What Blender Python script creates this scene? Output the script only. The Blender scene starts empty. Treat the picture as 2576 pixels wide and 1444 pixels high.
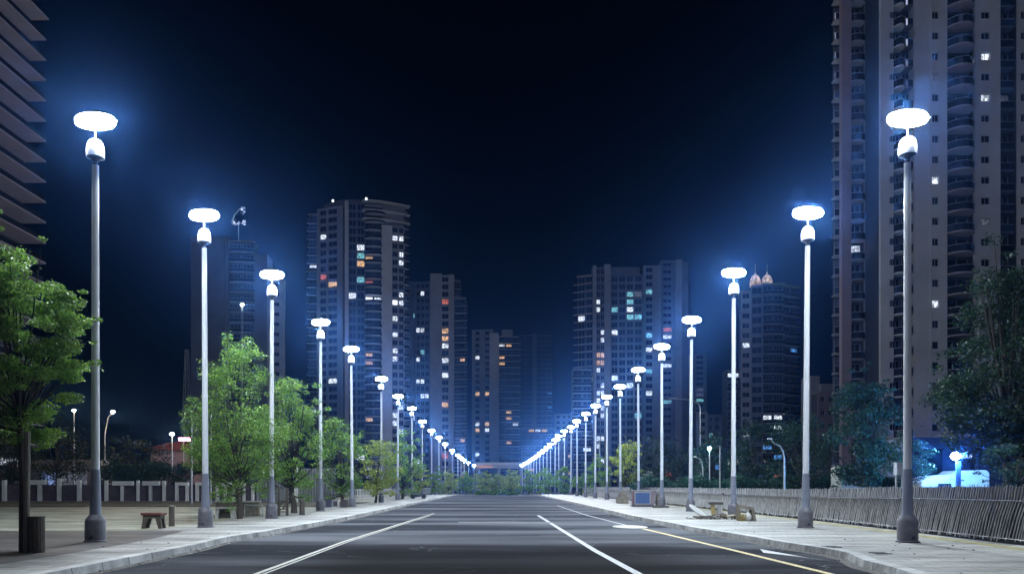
import bpy, math, random
import numpy as np
from mathutils import Vector
random.seed(7)
rng = np.random.default_rng(11)
R = math.radians
sc = bpy.context.scene
COL = sc.collection

# ------------------------------------------------------------------ camera, sky, moon, exposure
CX, HY, F, H = 1255.0, 1222.0, 2003.0, 1.35          # measured on the photograph at 2576 px width
cam_d = bpy.data.cameras.new("camera"); cam = bpy.data.objects.new("camera", cam_d); COL.objects.link(cam)
cam.location = (0, 0, H); cam.rotation_euler = (R(90), 0, 0)
cam_d.sensor_width = 36; cam_d.lens = 36 * F / 2576
cam_d.shift_x = 33 / 2576; cam_d.shift_y = 500 / 2576
cam_d.clip_start = .1; cam_d.clip_end = 3000
sc.camera = cam
sc.render.resolution_x, sc.render.resolution_y = 1024, 573

wd = bpy.data.worlds.new("World"); sc.world = wd; wd.use_nodes = True
nt = wd.node_tree; nt.nodes.clear()
sky = nt.nodes.new('ShaderNodeTexSky'); sky.sky_type = 'NISHITA'; sky.sun_disc = False
sky.sun_elevation = R(-4.0); sky.sun_rotation = R(200); sky.air_density = 1.6; sky.dust_density = .5; sky.ozone_density = 5
bgd = nt.nodes.new('ShaderNodeBackground'); bgd.inputs[1].default_value = .02
out = nt.nodes.new('ShaderNodeOutputWorld')
nt.links.new(sky.outputs[0], bgd.inputs[0]); nt.links.new(bgd.outputs[0], out.inputs[0])

sun_d = bpy.data.lights.new("moon", 'SUN'); sun = bpy.data.objects.new("moon", sun_d); COL.objects.link(sun)
sun_d.energy = .20; sun_d.angle = R(6); sun_d.color = (.68, .74, 1.0)
sun.rotation_euler = (R(62), 0, R(-14))
sc.view_settings.view_transform = 'Standard'; sc.view_settings.look = 'None'
sc.view_settings.exposure = 0; sc.view_settings.gamma = 1
cy = sc.cycles
cy.use_denoising = True; cy.denoiser = 'OPENIMAGEDENOISE'
cy.max_bounces = 5; cy.diffuse_bounces = 2; cy.glossy_bounces = 2; cy.transmission_bounces = 3
cy.volume_bounces = 0; cy.transparent_max_bounces = 6
cy.sample_clamp_indirect = 3; cy.sample_clamp_direct = 0
cy.caustics_reflective = False; cy.caustics_refractive = False; cy.use_light_tree = True
LAMP_L = 800.0
HAZE = .00047

def PX(px, D): return (px - CX) / F * D
def PZ(py, D): return H + (HY - py) / F * D
def gz(y):     # the land falls gently beyond the crest of the road
    return 0.0 if y < 130 else -min((y - 130) * .0115, 1.7)

# ------------------------------------------------------------------ materials
def mat(name, col=(.5, .5, .5), rough=.7, metal=0, noise=0, nscale=4, col2=None, bump=0, bscale=30, spec=.5, stretch=None, detail=6):
    m = bpy.data.materials.new(name); m.use_nodes = True
    n = m.node_tree; b = n.nodes['Principled BSDF']
    b.inputs['Roughness'].default_value = rough; b.inputs['Metallic'].default_value = metal
    b.inputs['Specular IOR Level'].default_value = spec
    b.inputs['Base Color'].default_value = (*col, 1)
    tc = n.nodes.new('ShaderNodeTexCoord'); mp = n.nodes.new('ShaderNodeMapping')
    n.links.new(tc.outputs['Object'], mp.inputs[0])
    if stretch: mp.inputs['Scale'].default_value = stretch
    if noise or col2:
        t = n.nodes.new('ShaderNodeTexNoise'); t.inputs['Scale'].default_value = nscale; t.inputs['Detail'].default_value = detail
        t.inputs['Roughness'].default_value = .65
        n.links.new(mp.outputs[0], t.inputs[0])
        r = n.nodes.new('ShaderNodeValToRGB'); n.links.new(t.outputs[0], r.inputs[0])
        c2 = col2 or tuple(c * (1 - noise) for c in col)
        r.color_ramp.elements[0].position = .33; r.color_ramp.elements[1].position = .67
        r.color_ramp.elements[0].color = (*c2, 1); r.color_ramp.elements[1].color = (*col, 1)
        n.links.new(r.outputs[0], b.inputs['Base Color'])
    if bump:
        t2 = n.nodes.new('ShaderNodeTexNoise'); t2.inputs['Scale'].default_value = bscale; t2.inputs['Detail'].default_value = 4
        n.links.new(mp.outputs[0], t2.inputs[0])
        bp = n.nodes.new('ShaderNodeBump'); bp.inputs['Strength'].default_value = bump; bp.inputs['Distance'].default_value = .02
        n.links.new(t2.outputs[0], bp.inputs['Height']); n.links.new(bp.outputs[0], b.inputs['Normal'])
    return m
def emis(name, col, strength, sample=False, pattern=None):
    m = bpy.data.materials.new(name); m.use_nodes = True
    n = m.node_tree; b = n.nodes['Principled BSDF']
    b.inputs['Base Color'].default_value = (.02, .02, .02, 1)
    b.inputs['Emission Color'].default_value = (*col, 1); b.inputs['Emission Strength'].default_value = strength
    if pattern:                                  # a lit room: curtains and furniture dim part of the pane
        tc = n.nodes.new('ShaderNodeTexCoord'); t = n.nodes.new('ShaderNodeTexNoise'); t.inputs['Scale'].default_value = pattern
        t.inputs['Detail'].default_value = 3
        oi = n.nodes.new('ShaderNodeObjectInfo'); ad = n.nodes.new('ShaderNodeVectorMath'); ad.operation = 'ADD'
        sc_ = n.nodes.new('ShaderNodeMath'); sc_.operation = 'MULTIPLY'; sc_.inputs[1].default_value = 37
        n.links.new(oi.outputs['Random'], sc_.inputs[0]); n.links.new(tc.outputs['Object'], ad.inputs[0]); n.links.new(sc_.outputs[0], ad.inputs[1])
        n.links.new(ad.outputs[0], t.inputs[0])
        mr = n.nodes.new('ShaderNodeMapRange'); mr.inputs[1].default_value = .40; mr.inputs[2].default_value = .60
        mr.inputs[3].default_value = strength * .2; mr.inputs[4].default_value = strength
        n.links.new(t.outputs[0], mr.inputs[0]); n.links.new(mr.outputs[0], b.inputs['Emission Strength'])
    if not sample: m.cycles.emission_sampling = 'NONE'
    return m

def asphalt():
    m = bpy.data.materials.new('asphalt'); m.use_nodes = True; n = m.node_tree; b = n.nodes['Principled BSDF']
    tc = n.nodes.new('ShaderNodeTexCoord')
    def noise(scale, det, sx=1, sy=1):
        mp = n.nodes.new('ShaderNodeMapping'); mp.inputs['Scale'].default_value = (sx, sy, 1)
        n.links.new(tc.outputs['Object'], mp.inputs[0])
        t = n.nodes.new('ShaderNodeTexNoise'); t.inputs['Scale'].default_value = scale; t.inputs['Detail'].default_value = det
        n.links.new(mp.outputs[0], t.inputs[0]); return t
    big = noise(.30, 6, .22, 1); fine = noise(22, 5)  # crosswise pale bands in the asphalt colour imitate lamplight and sheen
    r = n.nodes.new('ShaderNodeValToRGB'); n.links.new(big.outputs[0], r.inputs[0])
    e = r.color_ramp.elements; e[0].position = .42; e[1].position = .62
    e[0].color = (.04, .043, .053, 1); e[1].color = (.19, .20, .225, 1)
    mx = n.nodes.new('ShaderNodeMixRGB'); mx.blend_type = 'MULTIPLY'; mx.inputs[0].default_value = .6
    r2 = n.nodes.new('ShaderNodeValToRGB'); n.links.new(fine.outputs[0], r2.inputs[0])
    r2.color_ramp.elements[0].position = .3; r2.color_ramp.elements[0].color = (.55, .55, .55, 1); r2.color_ramp.elements[1].color = (1.3, 1.3, 1.3, 1)
    n.links.new(r.outputs[0], mx.inputs[1]); n.links.new(r2.outputs[0], mx.inputs[2])
    # pale sealed cracks
    vm = n.nodes.new('ShaderNodeMapping'); vm.inputs['Scale'].default_value = (.23, .16, 1)
    dn = noise(.6, 4); vadd = n.nodes.new('ShaderNodeMixRGB'); vadd.inputs[0].default_value = .22
    n.links.new(tc.outputs['Object'], vm.inputs[0]); n.links.new(vm.outputs[0], vadd.inputs[1]); n.links.new(dn.outputs['Color'], vadd.inputs[2])
    v = n.nodes.new('ShaderNodeTexVoronoi'); v.feature = 'DISTANCE_TO_EDGE'; v.inputs['Scale'].default_value = 1.6
    n.links.new(vadd.outputs[0], v.inputs['Vector'])
    lt = n.nodes.new('ShaderNodeMath'); lt.operation = 'LESS_THAN'; lt.inputs[1].default_value = .0042; n.links.new(v.outputs[0], lt.inputs[0])
    gate = noise(.5, 2); gt = n.nodes.new('ShaderNodeMath'); gt.operation = 'GREATER_THAN'; gt.inputs[1].default_value = .53; n.links.new(gate.outputs[0], gt.inputs[0])
    mu = n.nodes.new('ShaderNodeMath'); mu.operation = 'MULTIPLY'; n.links.new(lt.outputs[0], mu.inputs[0]); n.links.new(gt.outputs[0], mu.inputs[1])
    mc = n.nodes.new('ShaderNodeMixRGB'); n.links.new(mu.outputs[0], mc.inputs[0]); n.links.new(mx.outputs[0], mc.inputs[1]); mc.inputs[2].default_value = (.15, .16, .17, 1)
    # dimness of the near stretch painted in: road colour darkened, most on middle lanes
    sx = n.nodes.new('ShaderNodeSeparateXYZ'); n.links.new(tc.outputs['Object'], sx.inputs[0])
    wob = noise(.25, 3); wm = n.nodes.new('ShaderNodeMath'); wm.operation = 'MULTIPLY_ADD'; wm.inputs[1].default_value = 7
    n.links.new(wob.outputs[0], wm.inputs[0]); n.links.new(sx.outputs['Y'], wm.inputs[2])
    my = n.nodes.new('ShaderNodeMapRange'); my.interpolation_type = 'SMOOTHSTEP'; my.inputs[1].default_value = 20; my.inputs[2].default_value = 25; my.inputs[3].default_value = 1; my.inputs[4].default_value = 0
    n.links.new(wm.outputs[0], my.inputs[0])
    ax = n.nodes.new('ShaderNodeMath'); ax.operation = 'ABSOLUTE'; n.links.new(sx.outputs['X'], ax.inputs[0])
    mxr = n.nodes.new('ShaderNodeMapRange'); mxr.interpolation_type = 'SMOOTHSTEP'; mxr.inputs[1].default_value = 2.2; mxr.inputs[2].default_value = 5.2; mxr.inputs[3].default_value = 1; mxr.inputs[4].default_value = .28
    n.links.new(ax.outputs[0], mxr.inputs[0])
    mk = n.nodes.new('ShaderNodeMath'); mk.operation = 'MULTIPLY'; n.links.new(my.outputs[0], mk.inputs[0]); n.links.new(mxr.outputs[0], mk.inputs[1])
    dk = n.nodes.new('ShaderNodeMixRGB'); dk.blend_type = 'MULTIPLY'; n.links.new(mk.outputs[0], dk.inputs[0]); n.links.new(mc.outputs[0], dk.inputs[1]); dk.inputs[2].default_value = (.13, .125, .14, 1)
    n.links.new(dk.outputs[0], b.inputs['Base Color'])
    rr = n.nodes.new('ShaderNodeMapRange'); n.links.new(big.outputs[0], rr.inputs[0]); rr.inputs[3].default_value = .95; rr.inputs[4].default_value = .75; b.inputs['Specular IOR Level'].default_value = 0.01
    n.links.new(rr.outputs[0], b.inputs['Roughness'])
    bp = n.nodes.new('ShaderNodeBump'); bp.inputs['Strength'].default_value = .5; bp.inputs['Distance'].default_value = .01
    n.links.new(fine.outputs[0], bp.inputs['Height']); n.links.new(bp.outputs[0], b.inputs['Normal'])
    return m
def paving(name, c1, c2, mortar, bw, bh, scale=1.0, rough=.6):
    m = bpy.data.materials.new(name); m.use_nodes = True; n = m.node_tree; b = n.nodes['Principled BSDF']
    tc = n.nodes.new('ShaderNodeTexCoord'); t = n.nodes.new('ShaderNodeTexBrick')
    t.inputs['Scale'].default_value = scale; t.inputs['Brick Width'].default_value = bw; t.inputs['Row Height'].default_value = bh
    t.inputs['Mortar Size'].default_value = .012; t.inputs['Color1'].default_value = (*c1, 1); t.inputs['Color2'].default_value = (*c2, 1)
    t.inputs['Mortar'].default_value = (*mortar, 1)
    n.links.new(tc.outputs['Object'], t.inputs[0])
    no = n.nodes.new('ShaderNodeTexNoise'); no.inputs['Scale'].default_value = .9; no.inputs['Detail'].default_value = 8; no.inputs['Roughness'].default_value = .7
    mp = n.nodes.new('ShaderNodeMapping'); mp.inputs['Scale'].default_value = (.25, 1, 1)
    n.links.new(tc.outputs['Object'], mp.inputs[0]); n.links.new(mp.outputs[0], no.inputs[0])
    r = n.nodes.new('ShaderNodeValToRGB'); n.links.new(no.outputs[0], r.inputs[0])
    r.color_ramp.elements[0].position = .38; r.color_ramp.elements[0].color = (.38, .38, .38, 1)
    r.color_ramp.elements[1].position = .60; r.color_ramp.elements[1].color = (1.15, 1.15, 1.15, 1)
    mx = n.nodes.new('ShaderNodeMixRGB'); mx.blend_type = 'MULTIPLY'; mx.inputs[0].default_value = 1
    n.links.new(t.outputs[0], mx.inputs[1]); n.links.new(r.outputs[0], mx.inputs[2]); n.links.new(mx.outputs[0], b.inputs['Base Color'])
    b.inputs['Roughness'].default_value = rough
    bp = n.nodes.new('ShaderNodeBump'); bp.inputs['Strength'].default_value = .4; bp.inputs['Distance'].default_value = .01
    n.links.new(no.outputs[0], bp.inputs['Height']); n.links.new(bp.outputs[0], b.inputs['Normal'])
    return m
def leafmat(name, c1, c2, c3):
    m = bpy.data.materials.new(name); m.use_nodes = True; n = m.node_tree; n.nodes.clear()
    g = n.nodes.new('ShaderNodeNewGeometry')
    t = n.nodes.new('ShaderNodeTexNoise'); t.inputs['Scale'].default_value = 1.5; t.inputs['Detail'].default_value = 3
    n.links.new(g.outputs['Position'], t.inputs[0])
    r = n.nodes.new('ShaderNodeValToRGB'); n.links.new(t.outputs[0], r.inputs[0])
    e = r.color_ramp.elements; e[0].position = .35; e[1].position = .66; e[0].color = (*c1, 1); e[1].color = (*c2, 1)
    mx = n.nodes.new('ShaderNodeMixRGB'); mx.inputs[2].default_value = (*c3, 1)
    pr = n.nodes.new('ShaderNodeMath'); pr.operation = 'MULTIPLY'; pr.inputs[1].default_value = .55
    n.links.new(g.outputs['Random Per Island'], pr.inputs[0]); n.links.new(pr.outputs[0], mx.inputs[0]); n.links.new(r.outputs[0], mx.inputs[1])
    b = n.nodes.new('ShaderNodeBsdfPrincipled'); b.inputs['Roughness'].default_value = .45; b.inputs['Specular IOR Level'].default_value = .35
    tr = n.nodes.new('ShaderNodeBsdfTranslucent'); ms = n.nodes.new('ShaderNodeMixShader'); ms.inputs[0].default_value = .33
    o = n.nodes.new('ShaderNodeOutputMaterial')
    n.links.new(mx.outputs[0], b.inputs['Base Color']); n.links.new(mx.outputs[0], tr.inputs[0])
    n.links.new(b.outputs[0], ms.inputs[1]); n.links.new(tr.outputs[0], ms.inputs[2]); n.links.new(ms.outputs[0], o.inputs[0])
    return m

M = {}
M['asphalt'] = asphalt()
M['ground'] = mat('ground_soil', (.045, .055, .04), .95, noise=.6, nscale=1.2)
M['paint_w'] = mat('road_paint_white', (.75, .76, .78), .6, noise=.45, nscale=14, stretch=(3, .4, 1))
M['paint_y'] = mat('road_paint_yellow', (.78, .62, .22), .6, noise=.35, nscale=14, stretch=(3, .4, 1))
M['paint_cream'] = mat('worn_cream_paint', (.60, .59, .48), .6, noise=.5, nscale=12, stretch=(3, .4, 1))
M['kerb'] = paving('kerb_concrete', (.55, .55, .54), (.46, .46, .45), (.10, .10, .09), 40, 1.0)
M['pave'] = paving('pale_paving', (.40, .395, .37), (.32, .315, .295), (.13, .12, .10), .6, .3)
M['brownpave'] = paving('brown_paving', (.13, .115, .105), (.10, .09, .085), (.04, .035, .03), .2, .1)
M['deck'] = paving('worn_plaza_paving', (.38, .38, .30), (.32, .32, .25), (.14, .13, .10), 1.2, .22)
M['soil'] = mat('planting_soil', (.14, .12, .08), .95, noise=.6, nscale=5, bump=.8, bscale=9)
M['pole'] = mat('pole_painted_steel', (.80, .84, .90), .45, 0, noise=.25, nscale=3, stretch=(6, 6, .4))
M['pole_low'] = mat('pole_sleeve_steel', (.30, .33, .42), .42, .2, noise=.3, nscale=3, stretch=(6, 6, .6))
M['base'] = mat('pole_base_steel', (.17, .17, .20), .55, .2, noise=.35, nscale=6)
M['cap'] = mat('opal_cap', (.85, .86, .88), .4)
M['collar'] = mat('dark_collar', (.05, .06, .08), .4, .5)
M['lamp'] = emis('lamp_diffuser', (.80, .90, 1.0), LAMP_L, sample=True)
M['lamp_a'] = emis('lamp_diffuser_aged', (.86, .92, 1.0), LAMP_L * .78, sample=True)
M['lamp_b'] = emis('lamp_diffuser_new', (.74, .88, 1.0), LAMP_L * 1.15, sample=True)
M['wood'] = mat('weathered_wood', (.14, .12, .10), .85, noise=.6, nscale=5, stretch=(8, 8, .7), bump=.5)
M['bark'] = mat('bark', (.075, .062, .05), .9, noise=.6, nscale=8, stretch=(3, 3, .5), bump=.8)
M['stake'] = mat('grey_stake', (.20, .18, .15), .8, noise=.5, nscale=5, stretch=(8, 8, .5))
M['bark_dark'] = mat('dark_bark', (.03, .027, .024), .95, noise=.5, nscale=8)
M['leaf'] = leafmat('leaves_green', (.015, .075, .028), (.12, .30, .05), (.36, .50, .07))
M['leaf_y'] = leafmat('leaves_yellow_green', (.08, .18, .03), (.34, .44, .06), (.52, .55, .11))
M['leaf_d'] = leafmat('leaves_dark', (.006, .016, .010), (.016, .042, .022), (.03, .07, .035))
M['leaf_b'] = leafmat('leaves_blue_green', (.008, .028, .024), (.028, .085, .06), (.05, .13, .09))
M['wall_l'] = mat('light_render', (.56, .56, .58), .8, noise=.3, nscale=.12, detail=9)
M['wall_m'] = mat('grey_render', (.28, .28, .31), .8, noise=.3, nscale=.12, detail=9)
M['wall_d'] = mat('dark_render', (.13, .14, .18), .8, noise=.3, nscale=.15)
M['wall_br'] = mat('mauve_render', (.27, .21, .24), .8, noise=.25, nscale=.15)
M['slab'] = mat('balcony_concrete', (.33, .29, .33), .75, noise=.2, nscale=.3)
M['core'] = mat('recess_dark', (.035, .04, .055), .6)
M['glass'] = mat('dark_glass', (.015, .02, .03), .12, spec=.6)
M['rail'] = mat('balcony_rail', (.34, .35, .40), .5, .1)
M['white'] = mat('white_paint', (.62, .62, .60), .6, noise=.2, nscale=2)
M['panel'] = mat('dark_wall_panel', (.085, .07, .09), .8, noise=.5, nscale=1.5)
M['red'] = mat('red_roof', (.20, .055, .04), .8, noise=.5, nscale=1)
M['redtop'] = mat('red_seat', (.16, .045, .04), .6, noise=.3, nscale=6)
M['corr'] = mat('corrugated_sheet', (.24, .25, .26), .5, .4, noise=.4, nscale=2, stretch=(3, 3, .5))
M['reed'] = mat('pale_reed', (.66, .66, .68), .6, noise=.55, nscale=7, stretch=(1, 1, .5))
M['reedback'] = mat('fence_backing', (.025, .025, .03), .9, noise=.5, nscale=6)
M['steel'] = mat('galvanised_steel', (.42, .45, .48), .4, .5, noise=.3, nscale=4)
M['bluebox'] = mat('dark_blue_panel', (.05, .10, .26), .5, noise=.2, nscale=1)
M['stone'] = mat('rough_stone', (.30, .27, .21), .85, noise=.55, nscale=4, bump=.8, bscale=14)
M['straw'] = mat('straw', (.42, .34, .14), .9, noise=.4, nscale=9)
M['lens_warm'] = emis('warm_lamp', (1.0, .72, .45), 900, sample=True)
M['lens_blue'] = emis('blue_lamp', (.14, .42, 1.0), 2000, sample=True)
M['lens_green'] = emis('cool_lamp', (.55, 1.0, .95), 500, sample=True)
M['lens_red'] = emis('red_lamp', (1.0, .25, .35), 25)
M['tyre'] = mat('tyre', (.02, .02, .02), .9)
LIT = {'w': emis('room_white', (.80, .88, 1.0), 1.6, pattern=2.0), 'o': emis('room_amber', (1.0, .58, .30), 1.3, pattern=2.0),
       'c': emis('room_cyan', (.30, .85, .95), .9, pattern=2.0), 'r': emis('room_red', (1.0, .25, .18), .8, pattern=2.0),
       'b': emis('room_blue', (.12, .40, 1.0), 1.0, pattern=2.0), 'd': emis('room_dim', (.45, .50, .65), .25, pattern=2.0),
       's': emis('sign_white', (.9, .95, 1.0), 1.8)}

# ------------------------------------------------------------------ mesh helpers
class MB:
    def __init__(s): s.v = []; s.f = []; s.m = []; s.mats = []
    def mi(s, m):
        if m not in s.mats: s.mats.append(m)
        return s.mats.index(m)
    def poly(s, pts, m):
        i = len(s.v); s.v += [tuple(p) for p in pts]; s.f.append(tuple(range(i, i + len(pts)))); s.m.append(s.mi(m))
    def hexa(s, p, m):          # 8 points: bottom 4 ccw, top 4 ccw
        i = len(s.v); s.v += [tuple(q) for q in p]; k = s.mi(m)
        for f in ((3, 2, 1, 0), (4, 5, 6, 7), (0, 1, 5, 4), (1, 2, 6, 5), (2, 3, 7, 6), (3, 0, 4, 7)):
            s.f.append(tuple(i + a for a in f)); s.m.append(k)
    def box(s, x0, x1, y0, y1, z0, z1, m):
        s.hexa([(x0, y0, z0), (x1, y0, z0), (x1, y1, z0), (x0, y1, z0), (x0, y0, z1), (x1, y0, z1), (x1, y1, z1), (x0, y1, z1)], m)
    def fbox(s, fr, u0, u1, n0, n1, z0, z1, m):      # box in a facade frame: u along, n outwards
        P = fr
        s.hexa([P(u0, n1, z0), P(u1, n1, z0), P(u1, n0, z0), P(u0, n0, z0), P(u0, n1, z1), P(u1, n1, z1), P(u1, n0, z1), P(u0, n0, z1)], m)
    def prism(s, poly, z0, z1, m):
        n = len(poly); i = len(s.v); k = s.mi(m)
        s.v += [(p[0], p[1], z0) for p in poly] + [(p[0], p[1], z1) for p in poly]
        s.f.append(tuple(i + a for a in reversed(range(n)))); s.m.append(k)
        s.f.append(tuple(i + n + a for a in range(n))); s.m.append(k)
        for a in range(n):
            b = (a + 1) % n; s.f.append((i + a, i + b, i + n + b, i + n + a)); s.m.append(k)
    def tube(s, pts, rs, m, n=8, cap=True):
        pts = [Vector(p) for p in pts]; k = s.mi(m); i0 = len(s.v)
        for a, p in enumerate(pts):
            d = (pts[min(a + 1, len(pts) - 1)] - pts[max(a - 1, 0)]).normalized()
            x = d.cross(Vector((0, 1, 0)) if abs(d.y) < .9 else Vector((1, 0, 0))).normalized(); y = d.cross(x)
            r = rs[a] if isinstance(rs, (list, tuple)) else rs
            for q in range(n):
                t = 2 * math.pi * q / n
                s.v.append(tuple(p + x * (math.cos(t) * r) + y * (math.sin(t) * r)))
        for a in range(len(pts) - 1):
            for q in range(n):
                w = (q + 1) % n; s.f.append((i0 + a * n + q, i0 + a * n + w, i0 + (a + 1) * n + w, i0 + (a + 1) * n + q)); s.m.append(k)
        if cap:
            s.f.append(tuple(i0 + q for q in reversed(range(n)))); s.m.append(k)
            e = i0 + (len(pts) - 1) * n; s.f.append(tuple(e + q for q in range(n))); s.m.append(k)
    def lathe(s, prof, m, n=16, c=(0, 0, 0)):
        k = s.mi(m); i0 = len(s.v)
        for r, z in prof:
            for q in range(n):
                t = 2 * math.pi * q / n; s.v.append((c[0] + r * math.cos(t), c[1] + r * math.sin(t), c[2] + z))
        for a in range(len(prof) - 1):
            for q in range(n):
                w = (q + 1) % n; s.f.append((i0 + a * n + q, i0 + a * n + w, i0 + (a + 1) * n + w, i0 + (a + 1) * n + q)); s.m.append(k)
        s.f.append(tuple(i0 + q for q in reversed(range(n)))); s.m.append(k)
        e = i0 + (len(prof) - 1) * n; s.f.append(tuple(e + q for q in range(n))); s.m.append(k)
    def build(s, name, parent=None, smooth=False, bevel=0):
        me = bpy.data.meshes.new(name); me.from_pydata(s.v, [], s.f)
        for m in s.mats: me.materials.append(m)
        me.polygons.foreach_set('material_index', s.m)
        if smooth:
            me.shade_smooth()
            try: me.set_sharp_from_angle(angle=R(35))
            except Exception: pass
        me.update()
        o = bpy.data.objects.new(name, me); COL.objects.link(o)
        if parent: o.parent = parent
        if bevel:
            b = o.modifiers.new('bevel', 'BEVEL'); b.width = bevel; b.segments = 2
        return o
def tag(o, label=None, cat=None, group=None, kind=None):
    if label: o['label'] = label
    if cat: o['category'] = cat
    if group: o['group'] = group
    if kind: o['kind'] = kind
    return o
def thing(name, label, cat, loc=(0, 0, 0), group=None, rz=0):
    o = bpy.data.objects.new(name, None); COL.objects.link(o); o.location = loc; o.rotation_euler = (0, 0, rz); o.empty_display_size = .2
    return tag(o, label, cat, group)
def dup(root, loc=None, label=None):
    r = root.copy(); COL.objects.link(r)
    if loc is not None: r.location = loc
    if label: r['label'] = label
    for ch in root.children:
        c = ch.copy(); COL.objects.link(c); c.parent = r
        for g in ch.children:
            d = g.copy(); COL.objects.link(d); d.parent = c
    return r

# ------------------------------------------------------------------ land, road, pavements
def lerp_path(pts, y):
    if y <= pts[0][0]: return pts[0][1]
    for (a, b), (c, d) in zip(pts, pts[1:]):
        if y <= c:
            t = (y - a) / (c - a); t = t * t * (3 - 2 * t); return b + (d - b) * t
    return pts[-1][1]
KL = lambda y: lerp_path([(-40, -6.9), (18, -6.95), (21, -7.15), (24, -6.9), (34, -6.65), (70, -6.9), (400, -6.9)], y)
KR = lambda y: lerp_path([(-40, 6.2), (11, 6.2), (14, 6.55), (16.5, 7.05), (20, 6.75), (27, 6.3), (36, 6.05), (60, 6.2), (400, 6.2)], y)
YS = [-40, -20, 0, 6] + [8 + i * .8 for i in range(40)] + [40 + i * 3 for i in range(12)] + [76 + i * 6 for i in range(9)] + [130 + i * 12 for i in range(23)]
def strip(name, fl, fr, z, m, ys=YS, kind='structure', zfun=gz):
    mb = MB()
    for a, b in zip(ys, ys[1:]):
        mb.poly([(fl(a), a, z + zfun(a)), (fr(a), a, z + zfun(a)), (fr(b), b, z + zfun(b)), (fl(b), b, z + zfun(b))], m)
    o = mb.build(name)
    if kind: o['kind'] = kind
    return o
g = MB()
gy = [-120, 0, 130, 200, 278, 700]
for a, b in zip(gy, gy[1:]):
    g.poly([(-600, a, -.17 + gz(a)), (600, a, -.17 + gz(a)), (600, b, -.17 + gz(b)), (-600, b, -.17 + gz(b))], M['ground'])
tag(g.build('ground'), kind='structure')
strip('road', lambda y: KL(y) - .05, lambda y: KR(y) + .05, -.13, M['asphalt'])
YP = [y for y in YS]
strip('pavement', lambda y: -10.6, lambda y: KL(y) - .28, -.002, M['pave'], YP)
strip('pavement', lambda y: KR(y) + .28, lambda y: 12.35, -.002, M['pave'], YP)
strip('plaza', lambda y: -75, lambda y: -10.6, -.006, M['deck'], [-40, 0, 20, 30, 40, 52])
strip('brown_paving', lambda y: -70, lambda y: -8.6 - .9 * max(0, (y - 16) / 8) ** 2, .003, M['brownpave'], [-40, 0, 8, 12, 16, 18, 20, 22, 23, 24])
strip('plaza_edge_bed', lambda y: -75, lambda y: -10.6, .03, M['soil'], [52, 56, 60, 66])
strip('plaza', lambda y: -22, lambda y: -10.6, -.006, M['deck'], [66, 80, 100, 125, 225])
def kerb(fn, side, lab):
    mb = MB(); segs = [y for y in YS if y <= 320]
    for a, b in zip(segs, segs[1:]):
        xa, xb = fn(a), fn(b); s = side
        for (p, q, top, bot) in ((0, .28, .012, -.16),):
            za, zb = gz(a), gz(b)
            A = [(xa, a), (xa + s * .28, a), (xb + s * .28, b), (xb, b)]
            lo = [(A[0][0], a, bot + za), (A[1][0], a, bot + za), (A[2][0], b, bot + zb), (A[3][0], b, bot + zb)]
            hi = [(A[0][0] + s * .03, a, top + za), (A[1][0], a, top + za), (A[2][0], b, top + zb), (A[3][0] + s * .03, b, top + zb)]
            pts = lo + hi
            if s < 0: pts = [lo[1], lo[0], lo[3], lo[2], hi[1], hi[0], hi[3], hi[2]]
            mb.hexa(pts, M['kerb'])
    return tag(mb.build('kerb'), kind='structure')
kerb(KL, -1, 'left'); kerb(KR, 1, 'right')
# gutters of grit along the kerbs
M['grit'] = mat('gutter_grit', (.20, .19, .17), .95, noise=.75, nscale=7, bump=1, bscale=20)
strip('gutter', lambda y: KL(y), lambda y: KL(y) + .22, -.126, M['grit'], YP)
strip('gutter', lambda y: KR(y) - .22, lambda y: KR(y), -.126, M['grit'], YP)
# painted lines
def line(name, pts, w, m, z=-.122):
    mb = MB()
    n = 14
    P = []
    for (a, b), (c, d) in zip(pts, pts[1:]):
        for k in range(n): t = k / n; P.append((a + (c - a) * t, b + (d - b) * t))
    P.append(pts[-1])
    for (x0, y0), (x1, y1) in zip(P, P[1:]):
        mb.poly([(x0 - w / 2, y0, z), (x0 + w / 2, y0, z), (x1 + w / 2, y1, z), (x1 - w / 2, y1, z)], m)
    return tag(mb.build(name), kind='structure')
line('lane_marking', [(-4.05, 9), (-4.12, 21), (-3.5, 43)], .10, M['paint_cream'])
line('lane_marking', [(-3.92, 9), (-3.99, 21), (-3.42, 40)], .05, M['paint_cream'])
line('lane_marking', [(2.5, 8), (2.2, 18.2), (1.97, 40)], .15, M['paint_w'])
line('lane_marking', [(5.75, 8), (5.4, 18.2), (4.99, 27.6)], .14, M['paint_y'])
line('lane_marking', [(4.8, 29.5), (4.45, 40), (4.4, 60)], .08, M['paint_w'])
line('pavement_line', [(10.9, 8), (11.15, 16.6), (11.9, 30), (12.1, 60)], .34, mat('worn_olive_paint', (.42, .37, .14), .8, noise=.5, nscale=5, stretch=(2, .6, 1)), z=.004)
mb = MB(); mb.poly([(PX(1587, 28.6) + .62 * math.cos(t * .2618), 28.8 + 1.1 * math.sin(t * .2618), -.118) for t in range(24)], M['paint_cream'])
tag(mb.build('painted_patch'), kind='structure')
mb = MB(); mb.poly([(6.1, 18.6, -.118), (6.35, 16.2, -.118), (6.7, 15.0, -.118), (6.25, 16.6, -.118), (5.85, 17.6, -.118)], M['paint_w'])
tag(mb.build('painted_arrow'), kind='structure')
mb = MB()
mb.poly([(-1.6, 31.8, -.121), (1.9, 31.4, -.121), (2.3, 32.4, -.121), (.4, 33.0, -.121), (-1.7, 32.8, -.121)], mat('pale_patch', (.17, .17, .175), .7, noise=.3, nscale=2))
tag(mb.build('road_patch'), kind='structure')

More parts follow.
